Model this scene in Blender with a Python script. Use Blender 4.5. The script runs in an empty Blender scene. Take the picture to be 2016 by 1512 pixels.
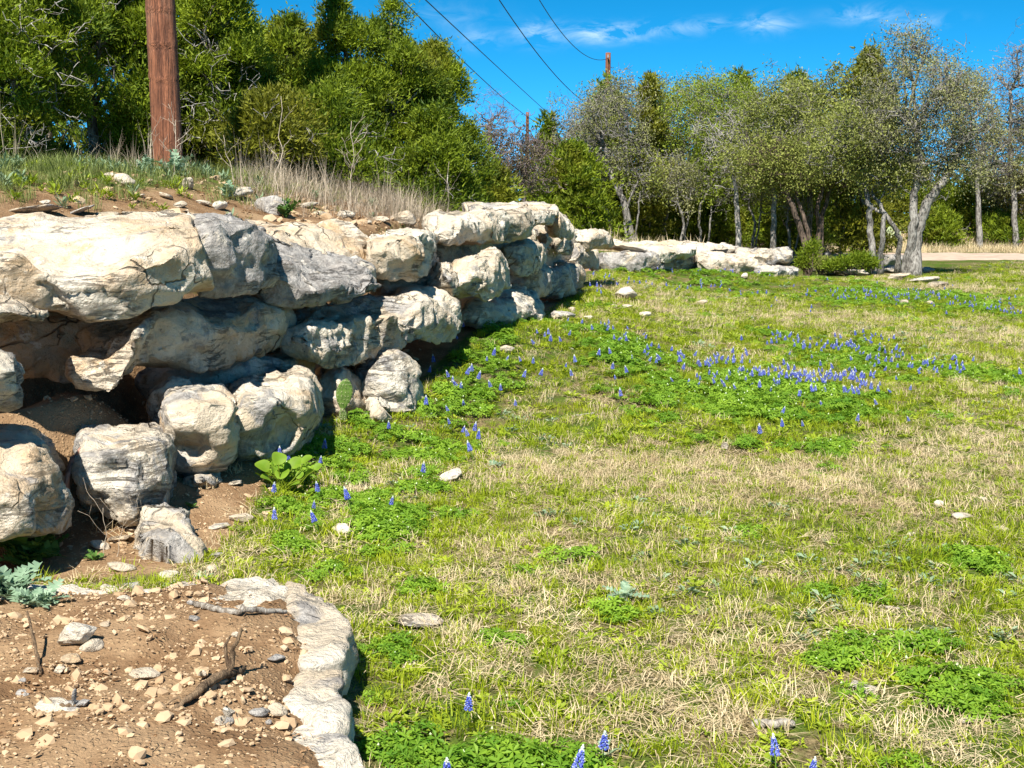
import bpy, bmesh, math, random
import numpy as np
from mathutils import Vector, Matrix, noise as mnoise

random.seed(7)
RNG = np.random.default_rng(7)
scene = bpy.context.scene
COL = scene.collection

# ------------------------------------------------------------------ camera
F_PX, CX, CY = 2400.0, 1008.0, 756.0          # photograph is 2016 x 1512
EYE = 1.6
PITCH = math.atan((CY - 425.0) / F_PX)
cam_data = bpy.data.cameras.new('camera')
cam_data.sensor_width = 36.0
cam_data.lens = 36.0 * F_PX / 2016.0
cam_data.clip_start = 0.05
cam_data.clip_end = 2000.0
cam = bpy.data.objects.new('camera', cam_data)
cam.location = (0, 0, EYE)
cam.rotation_euler = (math.pi / 2 - PITCH, 0, 0)
COL.objects.link(cam)
scene.camera = cam

# ------------------------------------------------------------------ light
SUN_EL = math.radians(50)
sx, sy = -0.25, -0.968                          # behind the camera, from the left
n_ = math.hypot(sx, sy)
TO_SUN = Vector((sx / n_ * math.cos(SUN_EL), sy / n_ * math.cos(SUN_EL), math.sin(SUN_EL)))
sun_data = bpy.data.lights.new('sun', 'SUN')
sun_data.energy = 5.0
sun_data.angle = math.radians(0.5)
sun_data.color = (1.0, 0.955, 0.87)
sun = bpy.data.objects.new('sun', sun_data)
sun.rotation_euler = (-TO_SUN).to_track_quat('-Z', 'Y').to_euler()
sun.location = (-20, -40, 60)
COL.objects.link(sun)

world = bpy.data.worlds.new('World')
scene.world = world
world.use_nodes = True
wt = world.node_tree
wt.nodes.clear()

def wnode(kind, **kw):
    n = wt.nodes.new(kind)
    for k, v in kw.items():
        setattr(n, k, v)
    return n

def wmath(op, a, b=None, c=None):
    n = wt.nodes.new('ShaderNodeMath')
    n.operation = op
    for i, v in enumerate((a, b, c)):
        if v is None:
            continue
        if isinstance(v, (int, float)):
            n.inputs[i].default_value = v
        else:
            wt.links.new(v, n.inputs[i])
    return n.outputs[0]

sky = wnode('ShaderNodeTexSky', sky_type='NISHITA')
sky.sun_disc = False
sky.sun_elevation = SUN_EL
sky.sun_rotation = math.atan2(sx, sy)
sky.altitude = 300
sky.air_density = 0.35
sky.dust_density = 0.0
sky.ozone_density = 9.0
hs = wnode('ShaderNodeHueSaturation')
hs.inputs['Hue'].default_value = 0.476
hs.inputs['Saturation'].default_value = 1.2
hs.inputs['Value'].default_value = 1.0
wt.links.new(sky.outputs[0], hs.inputs['Color'])
tc = wnode('ShaderNodeTexCoord')
sep = wnode('ShaderNodeSeparateXYZ')
wt.links.new(tc.outputs['Generated'], sep.inputs[0])
az = wmath('ARCTAN2', sep.outputs[0], sep.outputs[1])
el = wmath('ARCSINE', sep.outputs[2])
# thin wisps of cirrus: stretched noise, gathered into a low band and a few denser puffs
comb = wnode('ShaderNodeCombineXYZ')
wt.links.new(wmath('MULTIPLY', az, 13.0), comb.inputs[0])
wt.links.new(wmath('MULTIPLY', el, 30.0), comb.inputs[1])
cn = wnode('ShaderNodeTexNoise')
cn.inputs['Scale'].default_value = 2.2
cn.inputs['Detail'].default_value = 7.0
cn.inputs['Roughness'].default_value = 0.62
cn.inputs['Distortion'].default_value = 0.7
wt.links.new(comb.outputs[0], cn.inputs['Vector'])
acc = None
for (cpx, cpy, hw, hh, amp) in [(1190, 66, 60, 24, 1.5), (1065, 66, 46, 30, 1.0), (1310, 57, 60, 22, .65), (1400, 48, 36, 18, .65), (1510, 48, 44, 26, .85),
                               (1700, 28, 70, 22, .6), (1815, 42, 60, 18, .55), (940, 78, 42, 30, .45), (860, 28, 100, 40, .22)]:
    u, v = (cpx - CX) / F_PX, (CY - cpy) / F_PX
    dx, dy, dz = u, math.cos(PITCH) + v * math.sin(PITCH), -math.sin(PITCH) + v * math.cos(PITCH)
    a0, e0 = math.atan2(dx, dy), math.atan2(dz, math.hypot(dx, dy))
    da = wmath('DIVIDE', wmath('SUBTRACT', az, a0), hw / F_PX * .95)
    de = wmath('DIVIDE', wmath('SUBTRACT', el, e0), hh / F_PX * .62)
    r2 = wmath('ADD', wmath('MULTIPLY', da, da), wmath('MULTIPLY', de, de))
    g = wmath('MULTIPLY', wmath('EXPONENT', wmath('MULTIPLY', r2, -1.0)), amp)
    acc = g if acc is None else wmath('ADD', acc, g)
wisp = wmath('MULTIPLY', wmath('MAXIMUM', wmath('SUBTRACT', cn.outputs[0], 0.42), 0.0), 3.6)
cl = wmath('MINIMUM', wmath('MULTIPLY', wisp, acc), 0.75)
mixc = wnode('ShaderNodeMix', data_type='RGBA')
wt.links.new(cl, mixc.inputs[0])
wt.links.new(hs.outputs[0], mixc.inputs[6])
mixc.inputs[7].default_value = (3.6, 5.0, 6.2, 1)
bg = wnode('ShaderNodeBackground')
bg.inputs['Strength'].default_value = 0.099
wt.links.new(mixc.outputs[2], bg.inputs['Color'])
wo = wnode('ShaderNodeOutputWorld')
wt.links.new(bg.outputs[0], wo.inputs[0])

scene.view_settings.view_transform = 'Standard'
scene.view_settings.look = 'None'
scene.view_settings.gamma = 1.0
scene.view_settings.exposure = 1.0
scene.view_settings.use_curve_mapping = False
scene.render.engine = 'CYCLES'
scene.cycles.max_bounces = 6
scene.cycles.diffuse_bounces = 3
scene.cycles.glossy_bounces = 2
scene.cycles.transmission_bounces = 3
scene.cycles.transparent_max_bounces = 4
scene.cycles.use_denoising = True
scene.cycles.use_adaptive_sampling = False

# ------------------------------------------------------------------ helpers
SP, CP = math.sin(PITCH), math.cos(PITCH)

def unit(v): return v / (np.linalg.norm(v, axis=-1, keepdims=True) + 1e-9)

def at(px, py, Y):
    """world point on the pixel's ray at distance Y in front of the camera"""
    u, v = (px - CX) / F_PX, (CY - py) / F_PX
    t = Y / (CP + v * SP)
    return np.array([u * t, Y, EYE + (-SP + v * CP) * t])

def xat(px, Y):
    return at(px, 425.0, Y)[0]

def on_plane(px, py, z):
    u, v = (px - CX) / F_PX, (CY - py) / F_PX
    dz = -SP + v * CP
    t = (z - EYE) / dz
    return np.array([u * t, (CP + v * SP) * t, z])

_M = np.uint32

def _hash(ix, iy, iz, seed):
    h = (ix.astype(np.uint32) * _M(0x8da6b343)) ^ (iy.astype(np.uint32) * _M(0xd8163841)) ^ (iz.astype(np.uint32) * _M(0xcb1ab31f)) ^ _M((seed * 2654435761) & 0xffffffff)
    h ^= h >> _M(15); h *= _M(0x2c1b3c6d); h ^= h >> _M(12); h *= _M(0x297a2d39); h ^= h >> _M(15)
    return h.astype(np.float64) / 4294967295.0

def vnoise(p, seed=0):
    """value noise in -1..1"""
    p = np.asarray(p, float)
    i = np.floor(p).astype(np.int64)
    f = p - i
    w = f * f * f * (f * (f * 6 - 15) + 10)
    out = 0
    for dx in (0, 1):
        for dy in (0, 1):
            for dz in (0, 1):
                c = _hash(i[:, 0] + dx, i[:, 1] + dy, i[:, 2] + dz, seed)
                out = out + c * (w[:, 0] if dx else 1 - w[:, 0]) * (w[:, 1] if dy else 1 - w[:, 1]) * (w[:, 2] if dz else 1 - w[:, 2])
    return out * 2 - 1

def fbm(p, seed=0, octaves=4, gain=0.5, lac=2.03):
    a, s, out = 1.0, 0.0, 0
    p = np.asarray(p, float).copy()
    for o in range(octaves):
        out = out + a * vnoise(p, seed + o * 17)
        s += a
        a *= gain
        p = p * lac + 3.7
    return out / s

def smooth(x, a, b):
    t = np.clip((x - a) / (b - a), 0, 1)
    return t * t * (3 - 2 * t)

def xy0(x, y, s=1.0):
    return np.stack([np.asarray(x, float) * s, np.asarray(y, float) * s, np.zeros_like(np.asarray(x, float))], -1)

def make_mesh(name, verts, quads=None, tris=None, mats=(), mi=None, tint=None, smooth_shade=True):
    verts = np.asarray(verts, np.float32)
    nq = 0 if quads is None else len(quads)
    nt = 0 if tris is None else len(tris)
    me = bpy.data.meshes.new(name)
    me.vertices.add(len(verts))
    me.vertices.foreach_set('co', verts.ravel())
    idx = []
    if nq: idx.append(np.asarray(quads, np.int32).ravel())
    if nt: idx.append(np.asarray(tris, np.int32).ravel())
    idx = np.concatenate(idx)
    tot = np.concatenate([np.full(nq, 4, np.int32), np.full(nt, 3, np.int32)])
    me.loops.add(len(idx))
    me.loops.foreach_set('vertex_index', idx)
    me.polygons.add(nq + nt)
    me.polygons.foreach_set('loop_start', (np.cumsum(tot) - tot).astype(np.int32))
    me.polygons.foreach_set('loop_total', tot)
    for m in mats:
        me.materials.append(m)
    if mi is not None:
        me.polygons.foreach_set('material_index', np.asarray(mi, np.int32))
    me.polygons.foreach_set('use_smooth', np.full(nq + nt, bool(smooth_shade)))
    if tint is not None:
        a = me.attributes.new('tint', 'FLOAT', 'POINT')
        a.data.foreach_set('value', np.asarray(tint, np.float32))
    me.update(calc_edges=True)
    return me

def link(name, data, parent=None, loc=None, rot=None):
    o = bpy.data.objects.new(name, data)
    COL.objects.link(o)
    if parent is not None:
        o.parent = parent
    if loc is not None:
        o.location = loc
    if rot is not None:
        o.rotation_euler = rot
    return o

def tag(o, label=None, cat=None, group=None, kind=None):
    if label: o['label'] = label
    if cat: o['category'] = cat
    if group: o['group'] = group
    if kind: o['kind'] = kind
    return o

def empty(name, loc, rz=0.0):
    o = bpy.data.objects.new(name, None)
    o.location = [float(c) for c in loc]
    o.rotation_euler = (0, 0, rz)
    o.empty_display_size = 0.1
    COL.objects.link(o)
    return o

class Acc:
    """collects vertices and faces for ONE mesh"""
    def __init__(self):
        self.v, self.q, self.t, self.qm, self.tm, self.tn, self.n = [], [], [], [], [], [], 0
    def add(self, v, q=None, t=None, m=0, tint=0.5):
        v = np.asarray(v, float).reshape(-1, 3)
        self.v.append(v)
        if q is not None and len(q):
            self.q.append(np.asarray(q, int) + self.n); self.qm.append(np.full(len(q), m))
        if t is not None and len(t):
            self.t.append(np.asarray(t, int) + self.n); self.tm.append(np.full(len(t), m))
        self.tn.append(np.broadcast_to(np.asarray(tint, float), (len(v),)))
        self.n += len(v)
    def mesh(self, name, mats, smooth_shade=True, origin=None):
        v = np.concatenate(self.v)
        if origin is not None:
            v = v - np.asarray(origin, float)
        q = np.concatenate(self.q) if self.q else None
        t = np.concatenate(self.t) if self.t else None
        mi = np.concatenate(self.qm + self.tm)
        return make_mesh(name, v, q, t, mats, mi, np.concatenate(self.tn), smooth_shade)

def tube(acc, path, radii, sides=6, m=0, tint=0.5, cap=True):
    path = np.asarray(path, float)
    n = len(path)
    radii = np.broadcast_to(np.asarray(radii, float), (n,))
    tan = np.gradient(path, axis=0)
    tan /= np.linalg.norm(tan, axis=1, keepdims=True) + 1e-9
    ref = np.array([0.31, 0.2, 0.93]) if abs(tan[:, 2].mean()) < 0.8 else np.array([0.95, 0.3, 0.1])
    a = np.cross(tan, ref); a /= np.linalg.norm(a, axis=1, keepdims=True) + 1e-9
    b = np.cross(tan, a)
    ang = np.arange(sides) / sides * 2 * math.pi
    v = path[:, None, :] + radii[:, None, None] * (np.cos(ang)[None, :, None] * a[:, None, :] + np.sin(ang)[None, :, None] * b[:, None, :])
    v = v.reshape(-1, 3)
    i = np.arange(n - 1)[:, None] * sides
    j = np.arange(sides)[None, :]
    k = (j + 1) % sides
    q = np.stack([i + j, i + k, i + sides + k, i + sides + j], -1).reshape(-1, 4)
    t = None
    if cap:
        v = np.concatenate([v, path[-1:] + tan[-1:] * radii[-1], path[:1]])
        c1, c0 = n * sides, n * sides + 1
        top = (n - 1) * sides
        t = [[top + s, top + (s + 1) % sides, c1] for s in range(sides)] + [[(s + 1) % sides, s, c0] for s in range(sides)]
    acc.add(v, q, t, m, tint)

# ------------------------------------------------------------------ materials
def mat(name):
    m = bpy.data.materials.new(name)
    m.use_nodes = True
    nt = m.node_tree
    nt.nodes.clear()
    out = nt.nodes.new('ShaderNodeOutputMaterial')
    return m, nt, out

class NT:
    def __init__(self, nt): self.nt = nt
    def n(self, kind, ins=None, **kw):
        nd = self.nt.nodes.new(kind)
        for k, v in kw.items(): setattr(nd, k, v)
        for k, v in (ins or {}).items(): self.set(nd.inputs[k], v)
        return nd
    def set(self, sock, v):
        if hasattr(v, 'is_linked') or hasattr(v, 'links'):
            self.nt.links.new(v, sock)
        else:
            sock.default_value = v
    def noise(self, vec, scale, detail=4, rough=0.55, dist=0.0):
        nd = self.n('ShaderNodeTexNoise', {'Vector': vec, 'Scale': scale, 'Detail': detail, 'Roughness': rough, 'Distortion': dist})
        return nd.outputs[0]
    def math(self, op, a, b=None):
        nd = self.n('ShaderNodeMath', operation=op)
        self.set(nd.inputs[0], a)
        if b is not None: self.set(nd.inputs[1], b)
        return nd.outputs[0]
    def ramp(self, fac, lo, hi):
        nd = self.n('ShaderNodeMapRange', {'Value': fac, 'From Min': lo, 'From Max': hi}, interpolation_type='SMOOTHSTEP')
        return nd.outputs[0]
    def mix(self, fac, a, b, blend='MIX'):
        nd = self.n('ShaderNodeMix', data_type='RGBA', blend_type=blend)
        self.set(nd.inputs[0], fac); self.set(nd.inputs[6], a); self.set(nd.inputs[7], b)
        return nd.outputs[2]
    def attr(self, name, kind='GEOMETRY'):
        return self.n('ShaderNodeAttribute', attribute_name=name, attribute_type=kind).outputs['Fac']
    def scalevec(self, vec, s):
        nd = self.n('ShaderNodeVectorMath', operation='MULTIPLY')
        self.set(nd.inputs[0], vec); nd.inputs[1].default_value = s
        return nd.outputs[0]

def c4(r, g, b): return (r, g, b, 1.0)

def stone_material(name, dusty=False):
    m, nt, out = mat(name)
    N = NT(nt)
    tcn = N.n('ShaderNodeTexCoord')
    rnd = N.n('ShaderNodeObjectInfo').outputs['Random']
    off = N.n('ShaderNodeVectorMath', operation='ADD')
    N.set(off.inputs[0], tcn.outputs['Object'])
    cmb = N.n('ShaderNodeCombineXYZ', {'X': N.math('MULTIPLY', rnd, 37.0), 'Y': N.math('MULTIPLY', rnd, 91.0), 'Z': N.math('MULTIPLY', rnd, 13.0)})
    N.set(off.inputs[1], cmb.outputs[0])
    P = off.outputs[0]
    grey = N.attr('grey', 'OBJECT')
    stain = N.attr('stain', 'OBJECT')
    big = N.noise(P, 1.7, 5, 0.6, 0.4)
    col = N.mix(N.ramp(big, 0.35, 0.65), c4(.53, .435, .315), c4(.68, .61, .50))
    # warm iron staining
    st = N.noise(N.scalevec(P, (1.6, 1.6, 2.6)), 1.3, 6, 0.65, 0.8)
    stf = N.ramp(N.math('ADD', st, N.math('MULTIPLY', N.math('SUBTRACT', stain, 0.5), 0.34)), 0.5, 0.72)
    col = N.mix(N.math('MULTIPLY', stf, 0.7), col, c4(.50, .315, .15))
    # grey weathered crust with ragged edges
    gn = N.noise(P, 2.4, 9, 0.66, 0.9)
    gf = N.ramp(N.math('ADD', gn, N.math('MULTIPLY', N.math('SUBTRACT', grey, 0.5), 0.42)), 0.5, 0.585)
    g2 = N.noise(P, 14, 6, 0.7)
    gcol = N.mix(N.ramp(g2, .35, .68), c4(.20, .19, .185), c4(.44, .42, .395))
    col = N.mix(N.math('MULTIPLY', gf, 0.88), col, gcol)
    # rain streaks
    sk = N.noise(N.scalevec(P, (9, 9, 1.1)), 1.6, 5, 0.6, 0.3)
    col = N.mix(N.math('MULTIPLY', N.ramp(sk, .56, .72), .45), col, c4(.19, .17, .145))
    # pale chips
    ch = N.noise(P, 5.5, 8, 0.72)
    col = N.mix(N.math('MULTIPLY', N.ramp(ch, .59, .64), .75), col, c4(.70, .65, .55))
    # pits, lichen dots
    pit = N.noise(P, 34, 5, 0.7)
    col = N.mix(N.math('MULTIPLY', N.ramp(pit, .60, .70), .6), col, c4(.11, .092, .07))
    # hairline cracks
    wv = N.noise(P, 3.0, 3)
    vm = N.n('ShaderNodeVectorMath', operation='ADD')
    N.set(vm.inputs[0], P)
    N.set(vm.inputs[1], N.n('ShaderNodeCombineXYZ', {'X': N.math('MULTIPLY', wv, .5), 'Y': N.math('MULTIPLY', wv, -.4), 'Z': N.math('MULTIPLY', wv, .3)}).outputs[0])
    vor = N.n('ShaderNodeTexVoronoi', {'Vector': vm.outputs[0], 'Scale': 2.3}, feature='DISTANCE_TO_EDGE')
    crk = N.math('SUBTRACT', 1.0, N.ramp(vor.outputs['Distance'], 0.0, 0.022))
    crkm = N.math('MULTIPLY', crk, N.ramp(N.noise(P, 1.3, 2), .56, .64))
    col = N.mix(N.math('MULTIPLY', crkm, .75), col, c4(.09, .07, .05))
    seam = N.noise(N.scalevec(P, (2.2, 2.2, 13)), 1.0, 7, .7, .6)
    sm = N.math('SUBTRACT', 1.0, N.ramp(N.math('ABSOLUTE', N.math('SUBTRACT', seam, .5)), 0.0, .03))
    smm = N.math('MULTIPLY', sm, N.ramp(N.noise(P, 2.1, 3), .49, .64))
    col = N.mix(N.math('MULTIPLY', smm, .5), col, c4(.12, .095, .07))
    h1 = N.noise(P, 9, 8, 0.66, 0.3)
    h2 = N.noise(P, 45, 4, 0.6)
    h = N.math('ADD', N.math('MULTIPLY', h1, 1.0), N.math('MULTIPLY', h2, .28))
    h = N.math('SUBTRACT', h, N.math('MULTIPLY', crkm, .5))
    h = N.math('SUBTRACT', h, N.math('MULTIPLY', smm, .35))
    h = N.math('ADD', h, N.math('MULTIPLY', N.ramp(gn, .4, .6), .12))
    bump = N.n('ShaderNodeBump', {'Strength': 1.0, 'Distance': 0.06, 'Height': h})
    bs = N.n('ShaderNodeBsdfPrincipled', {'Base Color': col, 'Roughness': 0.92, 'Normal': bump.outputs[0]})
    bs.inputs['Specular IOR Level'].default_value = 0.15
    nt.links.new(bs.outputs[0], out.inputs[0])
    return m

def leaf_material(name, c_dark, c_light, trans=0.3, inst=False, extra=None, rough=0.6):
    """leaves; tint (one value per plant, puff or leaf) slides between the two leaf colours"""
    m, nt, out = mat(name)
    N = NT(nt)
    t = N.attr('tint', 'INSTANCER' if inst else 'GEOMETRY')
    col = N.mix(t, c4(*c_dark), c4(*c_light))
    if inst:
        t2 = N.attr('tint', 'GEOMETRY')
        col = N.mix(0.5, col, N.mix(t2, c4(*c_dark), c4(*c_light)))
    if extra:
        nz = N.noise(N.n('ShaderNodeNewGeometry').outputs['Position'], extra[1], 3)
        col = N.mix(N.math('MULTIPLY', N.ramp(nz, .52, .66), extra[2]), col, c4(*extra[0]))
    d = N.n('ShaderNodeBsdfPrincipled', {'Base Color': col, 'Roughness': rough})
    d.inputs['Specular IOR Level'].default_value = 0.25
    tr = N.n('ShaderNodeBsdfTranslucent', {'Color': N.mix(0.5, col, N.mix(1.0, col, c4(1.0, 1.0, .35), 'MULTIPLY'))})
    mx = N.n('ShaderNodeMixShader', {0: trans})
    nt.links.new(d.outputs[0], mx.inputs[1]); nt.links.new(tr.outputs[0], mx.inputs[2])
    nt.links.new(mx.outputs[0], out.inputs[0])
    return m

def bark_material(name, a, b, scale=(14, 14, 3), contrast=(.38, .62)):
    m, nt, out = mat(name)
    N = NT(nt)
    P = N.n('ShaderNodeNewGeometry').outputs['Position']
    n1 = N.noise(N.scalevec(P, scale), 1.0, 6, .65, .4)
    n2 = N.noise(P, 5.0, 5, .6)
    col = N.mix(N.ramp(n1, *contrast), c4(*a), c4(*b))
    col = N.mix(N.math('MULTIPLY', N.ramp(n2, .5, .65), .5), col, c4(*[min(1, x * 1.5) for x in b]))
    bump = N.n('ShaderNodeBump', {'Strength': .8, 'Distance': .03, 'Height': n1})
    bs = N.n('ShaderNodeBsdfPrincipled', {'Base Color': col, 'Roughness': .9, 'Normal': bump.outputs[0]})
    bs.inputs['Specular IOR Level'].default_value = .15
    nt.links.new(bs.outputs[0], out.inputs[0])
    return m

def plain_material(name, col, rough=.7, var=.25, scale=20):
    m, nt, out = mat(name)
    N = NT(nt)
    P = N.n('ShaderNodeNewGeometry').outputs['Position']
    nz = N.noise(P, scale, 4)
    c = N.mix(N.ramp(nz, .3, .7), c4(*[x * (1 - var) for x in col]), c4(*[min(1, x * (1 + var)) for x in col]))
    bs = N.n('ShaderNodeBsdfPrincipled', {'Base Color': c, 'Roughness': rough})
    bs.inputs['Specular IOR Level'].default_value = .25
    nt.links.new(bs.outputs[0], out.inputs[0])
    return m

M_STONE = stone_material('limestone')

def ground_material():
    m, nt, out = mat('ground')
    N = NT(nt)
    P = N.n('ShaderNodeNewGeometry').outputs['Position']
    dirt = N.attr('tint')
    # meadow floor: thatch, soil and low growth
    n1 = N.noise(P, .9, 6, .62, .5)
    n2 = N.noise(P, 7, 6, .68, .4)
    n3 = N.noise(N.scalevec(P, (60, 25, 20)), 1.0, 4, .65, 1.2)
    thatch = N.mix(N.ramp(n3, .35, .65), c4(.10, .07, .032), c4(.27, .205, .105))
    green = N.mix(N.ramp(n2, .3, .7), c4(.04, .07, .008), c4(.09, .14, .016))
    meadow = N.mix(N.ramp(N.math('ADD', N.math('MULTIPLY', n1, .5), N.math('MULTIPLY', n2, .5)), .40, .56), thatch, green)
    # bare caliche soil with crumbs
    s1 = N.noise(P, 3.2, 6, .65)
    s2 = N.noise(P, 42, 5, .7)
    soil = N.mix(N.ramp(s1, .35, .65), c4(.19, .11, .056), c4(.32, .21, .118))
    vor = N.n('ShaderNodeTexVoronoi', {'Vector': P, 'Scale': 55.0})
    crumb = N.ramp(vor.outputs['Distance'], .42, .25)
    soil = N.mix(N.math('MULTIPLY', crumb, N.ramp(s2, .48, .62)), soil, c4(.48, .33, .18))
    edge = N.math('ADD', dirt, N.math('MULTIPLY', N.math('SUBTRACT', n2, .5), .9))
    col = N.mix(N.ramp(edge, .35, .62), meadow, soil)
    h = N.math('ADD', N.math('MULTIPLY', n3, .5), N.math('ADD', s2, N.math('MULTIPLY', crumb, .5)))
    bump = N.n('ShaderNodeBump', {'Strength': .7, 'Distance': .02, 'Height': h})
    bs = N.n('ShaderNodeBsdfPrincipled', {'Base Color': col, 'Roughness': .95, 'Normal': bump.outputs[0]})
    bs.inputs['Specular IOR Level'].default_value = .1
    nt.links.new(bs.outputs[0], out.inputs[0])
    return m

M_GROUND = ground_material()
M_ROAD = plain_material('caliche_road', (.43, .33, .255), .95, .16, 3)
# ------------------------------------------------------------------ terrain
WALL = [(-900, 4.0, 1.45), (-160, 5.65, 1.45), (0, 5.95, 1.45), (143, 6.2, 1.45), (345, 6.8, 1.45), (640, 8.4, 1.45), (848, 9.95, 1.50),
        (1000, 12.2, 1.55), (1070, 14.2, 1.60), (1140, 18.2, 1.20), (1165, 23.5, .98), (1180, 27.2, .92), (1300, 27.4, .85),
        (1480, 28.6, .62), (1570, 29.0, .45), (1640, 30.5, .12)]
WP = np.array([[xat(p, y), y] for p, y, h in WALL])
WH = np.array([h for p, y, h in WALL])

def wall_dist(x, y):
    """signed distance to the foot of the wall (negative behind it) and the height of the bank there"""
    x = np.asarray(x, float); y = np.asarray(y, float)
    best = np.full(x.shape, 1e9); sgn = np.ones(x.shape); hh = np.zeros(x.shape)
    for i in range(len(WP) - 1):
        a, b = WP[i], WP[i + 1]
        d = b - a; L2 = (d * d).sum()
        t = np.clip(((x - a[0]) * d[0] + (y - a[1]) * d[1]) / L2, 0, 1)
        qx, qy = a[0] + t * d[0], a[1] + t * d[1]
        ds = np.hypot(x - qx, y - qy)
        cr = d[0] * (y - a[1]) - d[1] * (x - a[0])
        m = ds < best - 1e-9
        best = np.where(m, ds, best)
        sgn = np.where(m, np.where(cr > 0, -1.0, 1.0), sgn)
        hh = np.where(m, WH[i] + t * (WH[i + 1] - WH[i]), hh)
    return best * sgn, hh

PLAT_PX = [(-700, 1150), (-200, 1160), (130, 1160), (330, 1164), (430, 1152), (520, 1158), (585, 1186), (622, 1236), (618, 1290), (575, 1312), (596, 1350), (632, 1395),
           (628, 1430), (655, 1470), (715, 1600), (730, 1800), (-900, 1800)]
PLAT_Z = 0.20
PLAT = np.array([on_plane(p, y, PLAT_Z)[:2] for p, y in PLAT_PX])

def poly_dist(x, y, poly):
    """signed distance, positive inside"""
    x = np.asarray(x, float); y = np.asarray(y, float)
    best = np.full(x.shape, 1e9); inside = np.zeros(x.shape, bool)
    n = len(poly)
    for i in range(n):
        a, b = poly[i], poly[(i + 1) % n]
        d = b - a
        t = np.clip(((x - a[0]) * d[0] + (y - a[1]) * d[1]) / ((d * d).sum() + 1e-12), 0, 1)
        best = np.minimum(best, np.hypot(x - a[0] - t * d[0], y - a[1] - t * d[1]))
        c = (a[1] > y) != (b[1] > y)
        with np.errstate(divide='ignore', invalid='ignore'):
            xi = (b[0] - a[0]) * (y - a[1]) / (b[1] - a[1]) + a[0]
        inside ^= c & (x < xi)
    return np.where(inside, best, -best)

def terrain(x, y):
    x = np.asarray(x, float); y = np.asarray(y, float)
    s, H = wall_dist(x, y)
    near = smooth(y, 9.0, 12) * (1 - smooth(y, 24, 30))
    foot = .42 * near * (1 - smooth(s, 0.1, 2.8)) + .18 * smooth(y, 25, 27) * (1 - smooth(y, 31, 36)) * (1 - smooth(s, 0.2, 3.5)) * (1 - smooth(x, 5, 9))
    foot = foot + .17 * (1 - smooth(y, 11, 14)) * (1 - smooth(s, 0.05, .8)) * smooth(y, 5.5, 6.5)
    z = foot + .02 * fbm(xy0(x, y, .5), 3, 3) * smooth(s, .5, 2)
    t = -s
    up = smooth(t, 1.0, 1.5)
    rise = .62 * smooth(t, .9, 3.5) * (1 - smooth(y, 13, 21)) * (1 - .55 * smooth(t, 4.5, 9))
    far = 1 - smooth(t, 5, 12) * smooth(y, 20, 30)
    bank = (H - .12 - foot) * up * far + rise + .05 * fbm(xy0(x, y, 1.3), 9, 4) * up
    z = z + np.where(t > 0, bank, 0)
    # half-way ledge of soil behind the lowest course
    z = z + np.where(t > 0, .42 * smooth(t, .12, .30) * (1 - up) * (1 - smooth(y, 6.2, 6.8)), 0)
    z = z + .42 * np.exp(-((x + 2.42) / .42) ** 2 - ((y - 6.72) / .30) ** 2) * (t > -.05)
    # far field climbs gently to the road and on
    z = z + .024 * np.clip(y - 37, 0, 60) * (1 - np.where(t > 0, up * far, 0))
    # earth covered ledge in the foreground
    m = (y < 8) & (y > 0) & (x < 2)
    if m.any():
        pd = poly_dist(x[m], y[m], PLAT)
        lift = PLAT_Z * smooth(pd, -.16, .06) + .045 * smooth(pd, .0, .3) + .07 * fbm(xy0(x[m], y[m], 5.0), 21, 4) * smooth(pd, -.08, .05)
        zz = z[m]
        z[m] = np.maximum(zz, lift)
    return z

def gz(x, y):
    return float(terrain(np.array([float(x)]), np.array([float(y)]))[0])

def drop(px, py, y0=3.2, y1=70.0):
    """first point of the ground on the pixel's ray"""
    Y = np.exp(np.linspace(math.log(y0), math.log(y1), 1500))
    u, v = (px - CX) / F_PX, (CY - py) / F_PX
    t = Y / (CP + v * SP)
    x = u * t; z = EYE + (-SP + v * CP) * t
    g = terrain(x, Y)
    hit = np.nonzero(z <= g)[0]
    k = hit[0] if len(hit) else len(Y) - 1
    return np.array([x[k], Y[k], g[k]])

def dirt_mask(x, y):
    x = np.asarray(x, float); y = np.asarray(y, float)
    s, H = wall_dist(x, y)
    d = np.zeros(x.shape)
    m = (y < 9) & (y > 0) & (x < 2)
    if m.any():
        d[m] = smooth(poly_dist(x[m], y[m], PLAT), -.12, .06)
    t = -s
    d = np.maximum(d, smooth(t, -.05, .25) * (1 - smooth(t, 2.0, 3.2)) * (1 - smooth(y, 15, 19)))
    d = np.maximum(d, smooth(t, .1, .35) * (1 - smooth(t, 1.0, 1.6)) * .8)
    # worn strip of soil at the foot of the boulders
    foot = smooth(s, -.3, 0) * (1 - smooth(s, .35 + .45 * (1 - smooth(y, 6.0, 7.2)), .75 + .6 * (1 - smooth(y, 6.0, 7.2)))) * smooth(y, 5.0, 5.4) * (1 - smooth(y, 7.2, 7.9)) * (1 - smooth(x, -1.52, -1.3))
    return np.maximum(d, foot)

def axis(lo, hi, f0, f1, step, grow):
    a = list(np.arange(f0, f1, step)); s = step
    while a[-1] < hi:
        s *= grow; a.append(a[-1] + s)
    s = step
    while a[0] > lo:
        s *= grow; a.insert(0, a[0] - s)
    return np.array(a)

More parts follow.
